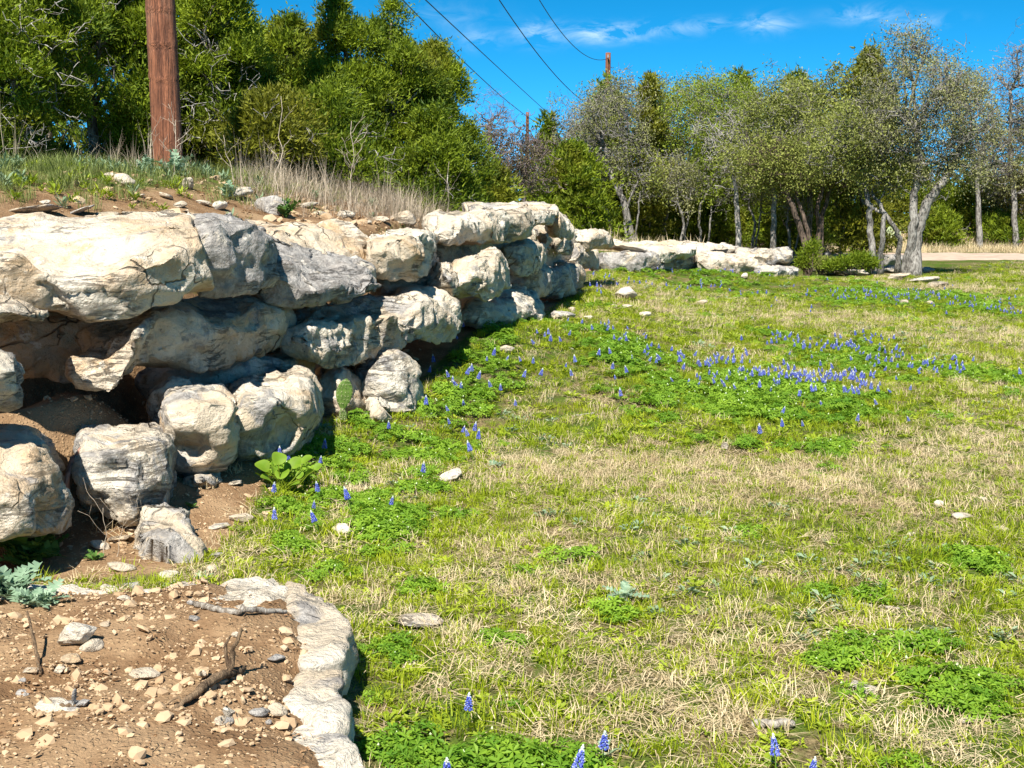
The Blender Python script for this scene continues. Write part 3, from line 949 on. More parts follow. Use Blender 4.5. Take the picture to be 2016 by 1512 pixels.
def wiggle(p0, p1, rng, n=6, amp=.12, sag=0.0):
    p0 = np.asarray(p0, float); p1 = np.asarray(p1, float)
    t = np.linspace(0, 1, n)[:, None]
    L = np.linalg.norm(p1 - p0)
    off = rng.normal(size=(n, 3)) * amp * L * .5
    off = (off + np.roll(off, 1, 0)) * np.sin(t * math.pi) ** .7
    off[0] = 0; off[-1] = 0
    p = p0 + (p1 - p0) * t + off
    p[:, 2] += sag * L * np.sin(t[:, 0] * math.pi)
    return p

def finish_tree(name, label, base, wood, crown, m_wood, m_crown, group, dead=None, cat='tree'):
    o = empty(name, base)
    tag(o, label, cat, group)
    if wood is not None and wood.v:
        link('trunk', wood.mesh('trunk', [m_wood], origin=base), o)
    if crown is not None and crown.v:
        link('crown', crown.mesh('crown', m_crown if isinstance(m_crown, list) else [m_crown], False, origin=base), o)
    if dead is not None and dead.v:
        link('dead_branches', dead.mesh('dead_branches', [M_DEADWOOD], origin=base), o)['kind'] = 'stuff'
    return o

def juniper(label, pc, hw, ytop, Y, seed, n_leaf=32000, leaf=(.064, .021), group='junipers massed behind the bank', mcrown=None,
            cone=.5, dead=25, name='juniper_tree', skirt=0.0, puff=.27, basez=None, sparse=0):
    rng = np.random.default_rng(seed)
    if Y >= 20: n_leaf = int(n_leaf * 1.5)
    else: n_leaf = int(n_leaf * 1.62)
    x = xat(pc, Y); bz = gz(x, Y) if basez is None else basez
    top = at(pc, ytop, Y)[2]
    H = top - bz; R = hw / F_PX * Y
    base = np.array([x, Y, bz - .1])
    npf = int(30 + 38 * H * R / 2)
    u = rng.random(npf) ** .9
    prof = np.where(u < .3, .72 + .28 * u / .3 + skirt, (1 - (u - .3) / .7) ** cone)
    ang = rng.uniform(0, 2 * math.pi, npf)
    lob = 1 + .28 * np.sin(ang * 3 + seed) * np.sin(u * 9 + seed * 2)
    rr = R * prof * lob * np.sqrt(rng.uniform(.35, 1, npf))
    pcn = np.stack([x + rr * np.cos(ang), Y + rr * np.sin(ang) * .9, bz + .15 + u * (H - .25)], -1)
    prad = puff * rng.uniform(.6, 1.25, npf) * np.where(u > .85, .6, 1)
    per = (n_leaf * prad ** 2 / (prad ** 2).sum()).astype(int) + 20
    c, d, tn = [], [], []
    for i in range(npf):
        k = per[i]
        o = unit(rng.normal(size=(k, 3)))
        o[:, 2] = np.abs(o[:, 2]) * 1.1 - .35
        rad = prad[i] * rng.uniform(.35, 1.1, (k, 1)) ** .6
        # little sprigs: several leaves share a twig direction
        tw = np.repeat(unit(rng.normal(size=(k // 6 + 1, 3)) + [0, 0, .7]), 6, 0)[:k]
        oo = np.repeat(o[::6], 6, 0)[:k]
        if i % 5 == 0: rad = rad * 1.9
        c.append(pcn[i] + oo * rad + rng.normal(size=(k, 3)) * .035)
        d.append(unit(oo * .8 + tw * .7 + rng.normal(size=(k, 3)) * .35 + [0, 0, .25]))
        tn.append(np.clip(rng.normal(.5, .2) + rng.normal(0, .16, k), 0, 1))
    c = np.concatenate(c); d = np.concatenate(d); tn = np.concatenate(tn)
    crown = Acc()
    needles(crown, c, d, leaf[0] * rng.uniform(.6, 1.4, len(c)), leaf[1] * rng.uniform(.7, 1.3, len(c)), rng, tn)
    # ragged leader shoots at the top
    for _ in range(7):
        a = rng.uniform(0, 6.28); r0 = R * .35 * rng.random()
        s = np.array([x + r0 * math.cos(a), Y + r0 * math.sin(a), bz + H * rng.uniform(.78, .93)])
        L = rng.uniform(.25, .55) * min(1, H / 4)
        k = 110
        t = rng.random(k)
        cc = s + np.array([rng.normal() * .15, rng.normal() * .15, 1]) * (t * L)[:, None] + rng.normal(size=(k, 3)) * (.05 + .10 * (1 - t))[:, None] * min(1, H / 3)
        leaves(crown, cc, unit(rng.normal(size=(k, 3)) + [0, 0, 1.0]), leaf[0], leaf[1], rng, 0, np.clip(rng.normal(.45, .2, k), 0, 1))
    wood = Acc()
    tpath = wiggle(base, [x, Y, bz + H * .9], rng, 8, .05)
    tube(wood, tpath, np.linspace(.05 + .035 * R, .015, 8), 7)
    for i in rng.choice(npf, min(npf, 26), replace=False):
        j = int(np.clip((pcn[i, 2] - bz) / H * 6, 0, 6))
        tube(wood, wiggle(tpath[j], pcn[i], rng, 5, .12, .05), np.linspace(.028, .008, 5), 4)
    dd = Acc()
    for _ in range(int(dead * .6)):
        uu = rng.uniform(.02, .62)
        a = rng.uniform(math.pi * 1.1, math.pi * 1.9)
        rr0 = R * (.72 + .28 * min(1, uu / .3)) * rng.uniform(.55, .9)
        p0 = np.array([x + rr0 * math.cos(a), Y + rr0 * math.sin(a), bz + uu * H])
        dirn = unit(np.array([math.cos(a) + rng.normal() * .9, math.sin(a) * .8, rng.normal() * .5 - .05]))
        L = rng.uniform(.2, .6)
        pth = wiggle(p0, p0 + dirn * L, rng, 6, .22)
        tube(dd, pth, np.linspace(.008, .003, 6) * rng.uniform(.6, 1.4), 4)
        for _2 in range(5):
            k = rng.integers(1, 6)
            e = pth[k] + unit(dirn + rng.normal(size=3) * .9) * rng.uniform(.08, .3)
            tube(dd, wiggle(pth[k], e, rng, 4, .25), np.linspace(.005, .0025, 4), 3)
    return finish_tree(name, label, base, wood, crown, M_BARK_JUN, mcrown or M_JUN, group, dd)

def branching(label, trunks, blobs, Y, seed, n1=9, n2=50, n3=260, n_leaf=9000, leaf=(.075, .04), m_wood=None, m_crown=None, name='oak_tree',
              group='oaks at the edge of the meadow', r0=.13, twig=.010, cat='tree', base_z=None, shell=.3):
    """trunks: pixel polylines from the ground up; blobs: crown masses (px, py, rx, ry) at distance Y"""
    rng = np.random.default_rng(seed)
    s = Y / F_PX
    wood, crown = Acc(), Acc()
    nodes, nrad = [], []
    base = None
    for k, tr in enumerate(trunks):
        pts = np.array([at(p[0], p[1], Y) for p in tr])
        pts[:, 1] += rng.normal(size=len(pts)) * .12
        zb = (gz(pts[0, 0], Y) if base_z is None else base_z) - .08
        pts[0, 2] = zb
        pts[0, 1] = Y + (k * .25 if k else 0)
        if base is None: base = pts[0].copy()
        t = np.linspace(0, len(pts) - 1, len(pts) * 4)
        pp = np.stack([np.interp(t, np.arange(len(pts)), pts[:, a]) for a in range(3)], -1)
        pp[1:-1] += rng.normal(size=(len(pp) - 2, 3)) * .02
        rr = r0 * (tr[0][2] if len(tr[0]) > 2 else 1) * np.linspace(1, .5, len(pp)); rr[0] *= 1.35; rr[1] *= 1.1
        tube(wood, pp, rr, 9)
        h = len(pp) // 2
        nodes += list(pp[h:]); nrad += list(rr[h:])
    bl = np.array(blobs, float)
    wgt = bl[:, 2] * bl[:, 3]; wgt /= wgt.sum()
    def sample(n, lo):
        i = rng.choice(len(bl), n, p=wgt)
        o = unit(rng.normal(size=(n, 3))) * rng.uniform(lo, 1, (n, 1)) ** .5
        c = np.array([at(b[0], b[1], Y) for b in bl])[i]
        return c + o * np.stack([bl[i, 2] * s, (bl[i, 2] + bl[i, 3]) * .5 * s, bl[i, 3] * s], -1)
    def attach(targets, lvl, rad, amp, npt):
        P = np.array(nodes); 
        new = []
        nr = np.array(nrad)
        cz = P[:, 2]
        for q in targets:
            d2 = ((P - q) ** 2).sum(1) + np.maximum(P[:, 2] - q[2], 0) ** 2 * 2
            j = int(np.argmin(d2))
            r = min(rad, nr[j] * .7)
            path = wiggle(P[j], q, rng, npt, amp, .06 if lvl < 2 else 0)
            new.append((path, np.linspace(r, r * .45, npt)))
        for path, rr in new:
            tube(wood, path, rr, 6 if lvl == 0 else (4 if lvl == 1 else 3), cap=lvl < 2)
            nodes.extend(list(path[1:])); nrad.extend(list(rr[1:]))
        return [p[-1] for p, _ in new], [p for p, _ in new]
    t0 = sample(n1, .0); attach(t0[np.argsort(t0[:, 2])], 0, r0 * .55, .10, 7)
    attach(sample(n2, .2), 1, r0 * .22, .14, 6)
    T3 = sample(n3, shell)
    out = rng.random(n3) < .12                    # a few shoots break out of the crown
    ctr = np.array([at(b[0], b[1], Y) for b in bl]).mean(0)
    T3[out] += unit(T3[out] - ctr) * rng.uniform(.15, .55, (out.sum(), 1))
    tips, paths = attach(T3, 2, max(twig * 1.8, r0 * .07), .2, 5)
    # last twigs
    tips = np.array(tips)
    for q in tips:
        for _ in range(3):
            e = q + unit(rng.normal(size=3) + [0, 0, .3]) * rng.uniform(.12, .38)
            tube(wood, wiggle(q, e, rng, 3, .2), [twig, twig * .8, twig * .5], 3, cap=False)
    if n_leaf:
        ap = np.concatenate([np.concatenate([p[3:] for p in paths]), tips, tips, tips])
        k = rng.integers(0, len(ap), n_leaf // 40)
        cc = np.repeat(ap[k] + rng.normal(size=(len(k), 3)) * .10, 34, 0)
        tn = np.repeat(np.clip(rng.normal(.5, .3, len(k)), 0, 1), 34)
        c = cc + rng.normal(size=cc.shape) * .15
        leaves(crown, c, rng.normal(size=c.shape) + [0, 0, .2], leaf[0] * rng.uniform(.6, 1.4, len(c)), leaf[1] * rng.uniform(.7, 1.3, len(c)), rng, 0,
               np.clip(tn + rng.normal(0, .15, len(tn)), 0, 1))
    return finish_tree(name, label, base, wood, crown, m_wood or M_BARK_OAK, m_crown or M_OAK, group, cat=cat)

JG = 'junipers massed behind the bank'
juniper('juniper with grey dead branches at the left edge of the thicket', 30, 150, -190, 13.2, 1, 36000, dead=70, cone=.42)
juniper('tall juniper between the grey branched one and the wooden pole', 195, 125, -230, 15.0, 2, 36000, dead=45, cone=.42)
juniper('tall juniper directly behind the wooden pole', 335, 115, -190, 16.2, 3, 34000, dead=40, cone=.42)
juniper('dark narrow juniper just right of the pole, topping the thicket', 440, 80, -90, 15.6, 4, 32000, dead=34, cone=.40)
juniper('low yellowish juniper bush in front, right of the pole', 540, 72, 182, 14.4, 5, 16000, dead=8, cone=.6, mcrown=M_JUN_OLIVE, puff=.26)
juniper('juniper with a ragged top, second from the dark narrow one', 572, 92, 28, 17.0, 6, 32000, dead=10, cone=.5)
juniper('middle juniper of the thicket with twin leader shoots', 678, 92, -4, 17.4, 7, 34000, dead=18, cone=.46)
juniper('broad juniper whose tip touches the upper power lines', 775, 92, -2, 17.8, 8, 34000, dead=14, cone=.5)
juniper('rounded juniper at the right shoulder of the thicket', 862, 66, 80, 18.4, 9, 30000, dead=12, cone=.55)
juniper('small front juniper filling the foot of the thicket', 660, 90, 170, 15.8, 10, 20000, dead=22, cone=.6, puff=.3)
juniper('low dark juniper at the right foot of the thicket', 848, 66, 215, 17.0, 11, 18000, dead=12, cone=.65, puff=.3)
juniper('thin juniper sapling standing free at the right end of the thicket', 926, 26, 236, 19.6, 12, 5000, dead=2, cone=.7, puff=.2)
juniper('juniper hidden deep in the thicket left of the pole', 110, 120, -130, 17.5, 13, 16000, dead=16, cone=.5)
juniper('juniper hidden deep in the thicket behind the ragged one', 500, 110, 40, 19.0, 14, 16000, dead=4, cone=.5)

FG = 'junipers among the far trees'
fl = (.17, .055)
juniper('low green juniper bush beside the end of the bank', 966, 34, 335, 24.0, 21, 9000, (.12, .04), FG, dead=3, cone=.7, puff=.3)
juniper('small juniper in front of the far grey scrub', 1078, 34, 236, 42.0, 22, 8000, fl, FG, dead=3, cone=.8, puff=.4)
juniper('rounded juniper at the left of the far tree line', 1120, 80, 285, 38.0, 23, 14000, (.15, .05), FG, dead=14, cone=.6, puff=.5)
juniper('tall juniper rising under the distant utility pole', 1192, 48, 150, 47.0, 24, 8000, fl, FG, dead=6, cone=.7, puff=.5)
juniper('brownish olive column of juniper in the middle of the far oaks', 1275, 27, 150, 42.4, 25, 10000, (.14, .05), FG, mcrown=M_JUN_OLIVE, dead=10, cone=.7, puff=.45)
juniper('bright green juniper top showing above the far oaks', 1452, 40, 140, 52.0, 26, 9000, fl, FG, dead=4, cone=.5, puff=.5)
juniper('round bright green juniper between the pale oaks', 1562, 50, 148, 43.6, 27, 15000, (.15, .05), FG, dead=6, cone=.45, puff=.55)
juniper('olive brown juniper leaning over the slender tree', 1700, 62, 100, 40.0, 28, 16000, (.14, .05), FG, mcrown=M_JUN_OLIVE, dead=14, cone=.55, puff=.45)
juniper('dark juniper in shade behind the slender tree', 1668, 90, 300, 52.0, 29, 9000, fl, FG, dead=6, cone=.55, puff=.5)
juniper('dark juniper behind the thick oak trunk', 1770, 80, 310, 53.0, 30, 9000, fl, FG, dead=4, cone=.55, puff=.5)
juniper('green conical juniper right of the thick oak', 1922, 62, 335, 51.0, 31, 11000, fl, FG, dead=3, cone=.8, puff=.5)
juniper('deep green juniper filling the gap left of the conical one', 1858, 50, 365, 53.0, 32, 9000, fl, FG, dead=3, cone=.6, puff=.5)
juniper('juniper under the yellow leaves at the right edge of the view', 2010, 60, 395, 52.0, 33, 9000, fl, FG, dead=3, cone=.6, puff=.5)
juniper('juniper standing in shade behind the dead white branched tree', 1390, 90, 290, 50.0, 34, 9000, fl, FG, dead=8, cone=.5, puff=.5)
juniper('juniper standing in shade behind the forked left oak', 1200, 85, 320, 48.0, 35, 9000, fl, FG, dead=8, cone=.5, puff=.5)
juniper('juniper in shade behind the leaning dark trunks', 1530, 80, 310, 51.0, 36, 8000, fl, FG, dead=6, cone=.5, puff=.5)
juniper('juniper far back between the two shoulders of the oaks', 1300, 80, 330, 50.0, 37, 8000, fl, FG, dead=6, cone=.5, puff=.5)

branching('grey oak with a forked pale trunk at the left of the far trees', [[(1258, 470), (1228, 395), (1205, 355), (1190, 290)], [(1310 - 52, 460, .7), (1222, 378), (1235, 330), (1236, 280)]],
          [(1195, 255, 85, 85), (1130, 265, 50, 55), (1215, 200, 60, 40)], 41.0, 41, n_leaf=6000, n3=380, m_crown=M_OAK_GREY)
branching('slim pale stemmed oak leaning left beside the forked one', [[(1212, 462), (1196, 420), (1182, 395), (1176, 330)]], [(1170, 330, 60, 55)], 42.5, 42, n1=6, n2=30, n3=120, n_leaf=2500, r0=.10)
branching('wide grey-green oak in the middle of the far tree line', [[(1300, 470), (1310, 420), (1325, 380), (1338, 330), (1345, 280)]],
          [(1360, 240, 90, 85), (1310, 270, 50, 60), (1415, 220, 60, 60), (1370, 330, 80, 50)], 43.0, 43, n2=80, n3=460, n_leaf=26000, m_crown=M_OAK_GREEN)
branching('dead white branched tree with a thin straight trunk', [[(1457, 480), (1452, 420), (1447, 360), (1440, 310)]], [(1435, 305, 55, 50), (1420, 260, 60, 45)], 39.0, 44,
          n1=9, n2=45, n3=110, n_leaf=900, m_wood=M_DEADWOOD, r0=.10, name='dead_tree', group='bare trees')
branching('grey oak with a thin pale trunk just behind the pillow-shaped block', [[(1524, 492), (1522, 440), (1526, 390), (1520, 330), (1530, 280)]],
          [(1540, 250, 85, 70), (1500, 310, 70, 55), (1590, 300, 60, 60), (1530, 190, 60, 35)], 38.0, 45, n2=75, n3=430, n_leaf=24000, r0=.10)
branching('leaning dark double trunked tree behind the yellow-green shrub', [[(1602, 510), (1580, 455), (1556, 400), (1540, 360), (1520, 310)], [(1612, 510, .7), (1592, 450), (1572, 390), (1562, 340)]],
          [(1520, 320, 60, 45), (1560, 330, 50, 45)], 37.0, 46, n1=7, n2=30, n3=150, n_leaf=10000, m_wood=M_BARK_DARK, r0=.11)
branching('dark stout tree with scaly reddish bark right of the leaning one', [[(1608, 505), (1612, 450), (1606, 410), (1618, 350)], [(1618, 505, .8), (1622, 430), (1632, 385), (1640, 330)]],
          [(1620, 290, 75, 65), (1660, 320, 55, 50)], 38.5, 47, n2=50, n3=260, n_leaf=16000, m_wood=M_BARK_DARK, r0=.11)
branching('slender crooked tree with a curved side limb, left of the thick oak', [[(1722, 530), (1716, 440), (1711, 405), (1704, 350), (1700, 290)], [(1738, 530, .85), (1733, 470), (1736, 420), (1722, 380)],
          [(1776, 532, .8), (1772, 470), (1755, 440), (1735, 415), (1716, 408)]],
          [(1690, 260, 75, 70), (1640, 300, 60, 45), (1740, 330, 60, 50)], 33.5, 48, n2=60, n3=300, n_leaf=16000, r0=.10, m_wood=M_BARK_OAK)
branching('thick spreading oak with lichened trunk, largest tree at the right', [[(1800, 536, 1.5), (1808, 460), (1822, 405), (1850, 360), (1890, 300)], [(1790, 536, 1.15), (1797, 450), (1800, 390), (1806, 320), (1800, 260)]],
          [(1805, 200, 110, 105), (1880, 240, 85, 90), (1760, 270, 70, 60), (1800, 105, 55, 40), (1900, 320, 60, 45), (1830, 330, 60, 40)], 33.0, 49,
          n1=14, n2=130, n3=800, n_leaf=30000, leaf=(.06, .032), r0=.12, m_crown=M_OAK_GREY)
branching('bare purplish tree at the right edge of the view', [[(2000, 480), (1995, 380), (1990, 280), (1985, 180)]], [(1990, 200, 60, 110), (2030, 160, 70, 90), (1970, 290, 50, 60)], 47.6, 50,
          n1=14, n2=110, n3=560, n_leaf=600, m_wood=M_BARK_OAK, r0=.12, name='bare_tree', group='bare trees')
branching('bare thin twigged tree against the sky right of the thicket', [[(962, 400), (962, 300), (964, 240)]], [(968, 225, 42, 50), (985, 250, 40, 40)], 40.0, 51,
          n1=8, n2=40, n3=130, n_leaf=0, m_wood=M_PURPLE, r0=.07, name='bare_tree', group='bare trees', twig=.005)
branching('grey-brown leafless scrub right of the thicket', [[(1000, 420), (1000, 380), (1005, 340)], [(1030, 420), (1030, 370), (1035, 330)]], [(1000, 300, 65, 60), (1045, 330, 40, 60), (985, 350, 55, 50)], 34.0, 52,
          n1=10, n2=90, n3=420, n_leaf=5000, m_wood=M_PURPLE, m_crown=M_SCRUB, r0=.05, name='scrub_bush', group='bare trees', cat='bush')
branching('bare twiggy tree leaning from the far oaks towards the power lines', [[(1150, 420), (1140, 330), (1120, 260)]], [(1115, 220, 45, 35), (1150, 250, 45, 50)], 43.0, 53,
          n1=7, n2=30, n3=110, n_leaf=500, m_wood=M_PURPLE, r0=.06, name='bare_tree', group='bare trees', twig=.006)
branching('yellow-leaved sapling at the right edge before the dark junipers', [[(1992, 490), (1990, 430), (1988, 390)]], [(1985, 415, 38, 40), (2010, 380, 40, 40)], 49.0, 54,
          n1=6, n2=25, n3=110, n_leaf=5000, leaf=(.1, .06), m_crown=M_YELLOW, r0=.05, name='yellow_sapling', group='saplings')

branching('broad grey oak filling the gap behind the dead white branched tree', [[(1420, 480), (1424, 400), (1430, 330)]],
          [(1420, 230, 85, 75), (1480, 240, 60, 70), (1380, 190, 60, 40), (1450, 330, 80, 50)], 46.0, 55, n2=70, n3=380, n_leaf=17000, leaf=(.10, .05), m_crown=M_OAK_GREEN)
branching('tall pale oak filling the gap behind the leaning dark trunks', [[(1590, 490), (1594, 400), (1600, 330)]],
          [(1600, 220, 80, 75), (1650, 190, 60, 60), (1560, 300, 70, 60), (1640, 300, 60, 60)], 40.4, 56, n2=70, n3=380, n_leaf=17000, leaf=(.10, .05))
branching('grey oak filling the gap behind the forked left oak', [[(1240, 480), (1244, 400), (1250, 330)]],
          [(1245, 240, 80, 75), (1300, 200, 50, 50), (1180, 300, 80, 60), (1290, 310, 60, 60)], 46.0, 57, n2=70, n3=380, n_leaf=15000, leaf=(.10, .05))
branching('grey oak at the right edge behind the bare purplish tree', [[(2040, 490), (2036, 400), (2030, 330)]],
          [(2010, 310, 55, 80), (2050, 260, 60, 90), (1965, 350, 40, 50)], 48.0, 59, n2=70, n3=380, n_leaf=9000, leaf=(.10, .05), m_crown=M_OAK_GREY)
branching('grey twigged oak behind the thick spreading oak', [[(1930, 490), (1926, 400), (1920, 330)]],
          [(1925, 250, 60, 70), (1960, 300, 45, 60), (1880, 170, 60, 50)], 47.4, 58, n2=70, n3=380, n_leaf=9000, leaf=(.09, .045), m_crown=M_OAK_GREY)

for i_, (pc_, hw_, yt_, Y_, lab_) in enumerate([
    (1150, 45, 385, 44, 'low juniper bush under the slim leaning oak'), (1285, 45, 395, 45, 'low juniper bush right of the forked oak trunk'),
    (1345, 40, 380, 46, 'low juniper bush under the middle oak'), (1420, 45, 390, 45, 'low juniper bush left of the white branched tree stem'),
    (1490, 45, 385, 46, 'low juniper bush right of the white branched tree stem'), (1570, 40, 400, 46, 'low juniper bush behind the leaning dark trunks'),
    (1665, 45, 405, 47.5, 'low juniper bush beyond the road left of the crooked tree'), (1850, 40, 415, 48, 'low juniper bush beyond the road right of the thick oak'),
    (1970, 45, 420, 48.5, 'low juniper bush beyond the road near the right edge'), (1100, 40, 340, 40, 'low juniper bush at the left foot of the far trees')]):
    juniper(lab_, pc_, hw_, yt_, Y_, 80 + i_, 5500, (.15, .05), 'low juniper bushes under the far oaks', dead=3, cone=.5, puff=.42, name='juniper_bush')

for i_, (pb_, top_, cx_, cy_, rx_, ry_, Y_, lab_) in enumerate([
    (1150, 330, 1150, 320, 45, 50, 41.5, 'thin crooked sapling at the left end of the far oaks'), (1240, 345, 1262, 330, 45, 45, 40.5, 'thin sapling between forked oak and middle oak'),
    (1338, 350, 1330, 340, 45, 40, 41.0, 'thin leaning sapling under the wide middle oak'), (1384, 360, 1400, 345, 40, 40, 42.0, 'thin dark sapling left of the white branched tree'),
    (1478, 360, 1482, 350, 42, 40, 41.0, 'thin pale sapling right of the white branched tree'), (1560, 370, 1550, 360, 40, 36, 40.0, 'thin sapling between pale oak and leaning trunks'),
    (1650, 380, 1660, 360, 44, 40, 40.2, 'thin sapling right of the dark stout tree')]):
    branching(lab_, [[(pb_, 480), (pb_ + (-1) ** i_ * 9, 440), (pb_ - 4, 400), (cx_, top_)], [(pb_ + 7, 480, .7), (pb_ + 16, 430), (pb_ + 20, 380)]], [(cx_, cy_, rx_, ry_), (cx_ + 12, cy_ + 45, rx_ * .8, ry_ * .5)], Y_, 130 + i_,
              n1=6, n2=26, n3=90, n_leaf=2200, leaf=(.09, .045), r0=.055, m_crown=(M_OAK_GREEN, M_OAK, M_OAK_GREY)[i_ % 3], name='oak_sapling', group='saplings among the far oaks')

def shrub(label, blobs, Y, seed, n, m, leaf, name='shrub', basepx=None):
    rng = np.random.default_rng(seed)
    s = Y / F_PX
    x = xat(basepx, Y); base = np.array([x, Y, gz(x, Y) - .03])
    crown, wood = Acc(), Acc()
    for (px, py, rx, ry) in blobs:
        c = at(px, py, Y)
        for _ in range(14):
            e = c + unit(rng.normal(size=3)) * np.array([rx, rx, ry]) * s * rng.uniform(.4, 1)
            e[2] = max(e[2], base[2] + .1)
            tube(wood, wiggle(base + rng.normal(size=3) * .04 * np.array([1, 1, 0]), e, rng, 5, .1), np.linspace(.012, .004, 5), 4)
        k = n // len(blobs)
        o = unit(rng.normal(size=(k // 5, 3))) * rng.random((k // 5, 1)) ** .4
        cc = np.repeat(c + o * np.array([rx, rx, ry]) * s, 5, 0)
        cc = cc + rng.normal(size=cc.shape) * .05
        cc[:, 2] = np.maximum(cc[:, 2], base[2] + .03)
        leaves(crown, cc, np.repeat(o, 5, 0) + rng.normal(size=cc.shape) * .6 + [0, 0, .7], leaf[0] * rng.uniform(.6, 1.4, len(cc)), leaf[1], rng, 0, np.clip(rng.normal(.5, .25, len(cc)), 0, 1))
    o = empty(name, base); tag(o, label, 'shrub', 'bright young shrubs')
    link('stems', wood.mesh('stems', [M_BARK_DARK], origin=base), o)
    link('foliage', crown.mesh('foliage', [m], False, origin=base), o)
shrub('upright yellow-green shrub at the foot of the leaning dark trunks', [(1590, 503, 18, 20), (1600, 490, 12, 16), (1582, 518, 14, 10)], 31.5, 61, 2600, M_BRIGHT, (.09, .025), basepx=1594)
shrub('low spreading yellow-green shrub between the small lamp and the thick oak', [(1692, 511, 26, 13), (1664, 517, 24, 9), (1714, 520, 14, 10), (1642, 523, 20, 6)], 33.0, 62, 4200, M_BRIGHT, (.08, .035), basepx=1685)
shrub('dull green low shrub under the crooked tree', [(1620, 520, 26, 10)], 33.6, 63, 1400, M_OAK, (.09, .03), basepx=1620)

# woods that close the view behind everything
def woods():
    rng = np.random.default_rng(77)
    crown = Acc()
    n = 15000
    k = n // 15
    x = rng.uniform(-34, 48, k); y = rng.uniform(56, 74, k)
    z = rng.beta(1.2, 1.6, k) * (4.6 + 1.6 * fbm(xy0(x, y, .15), 5, 3)) * np.where((x > -6) & (x < 3.5), .8, 1.0)
    g = terrain(x, y)
    c = np.repeat(np.stack([x, y, g + z + .2], -1), 15, 0) + rng.normal(size=(k * 15, 3)) * .45
    leaves(crown, c, rng.normal(size=c.shape) + [0, 0, .4], .42, .2, rng, 0, np.repeat(np.clip(rng.normal(.35, .2, k), 0, 1), 15))
    k = 420
    x = rng.uniform(-14, -1.5, k); y = rng.uniform(21, 27, k); z = rng.uniform(0, 3.4, k)
    c = np.repeat(np.stack([x, y, terrain(x, y) + z], -1), 15, 0) + rng.normal(size=(k * 15, 3)) * .3
    leaves(crown, c, rng.normal(size=c.shape) + [0, 0, .4], .26, .13, rng, 0, np.repeat(np.clip(rng.normal(.35, .2, k), 0, 1), 15))
    o = link('woods', crown.mesh('woods', [M_JUN], False))
    tag(o, 'dark mass of woodland closing the view behind the far trees', 'woods', None, 'stuff')
woods()

# ------------------------------------------------------------------ utility poles and wires
def pole_material():
    m, nt, out = mat('creosoted_pole')
    N = NT(nt)
    P = N.n('ShaderNodeTexCoord').outputs['Object']
    g = N.noise(N.scalevec(P, (40, 40, 1.6)), 1.0, 6, .65, .6)
    col = N.mix(N.ramp(g, .34, .66), c4(.11, .036, .015), c4(.34, .125, .058))
    b = N.noise(N.scalevec(P, (3, 3, 1.2)), 1.0, 4)
    col = N.mix(N.math('MULTIPLY', N.ramp(b, .5, .68), .55), col, c4(.34, .185, .115))
    f = N.noise(N.scalevec(P, (90, 90, 5)), 1.0, 3)
    col = N.mix(N.math('MULTIPLY', N.ramp(f, .58, .66), .6), col, c4(.03, .011, .006))
    hc = N.noise(N.scalevec(P, (2.5, 2.5, 26)), 1.0, 3, .5, .4)
    hk = N.math('MULTIPLY', N.math('SUBTRACT', 1.0, N.ramp(N.math('ABSOLUTE', N.math('SUBTRACT', hc, .5)), 0.0, .012)), N.ramp(N.noise(N.scalevec(P, (5, 5, 2.2)), 1.0, 2), .54, .6))
    col = N.mix(N.math('MULTIPLY', hk, .85), col, c4(.02, .008, .005))
    bump = N.n('ShaderNodeBump', {'Strength': 1.0, 'Distance': .03, 'Height': N.math('ADD', g, N.math('MULTIPLY', f, -1.0))})
    bs = N.n('ShaderNodeBsdfPrincipled', {'Base Color': col, 'Roughness': .8, 'Normal': bump.outputs[0]})
    nt.links.new(bs.outputs[0], out.inputs[0])
    return m
M_POLE = pole_material()
M_WIRE = plain_material('dark_cable', (.02, .02, .024), .5, .1)
M_CERAM = plain_material('grey_ceramic', (.3, .3, .32), .3, .1)

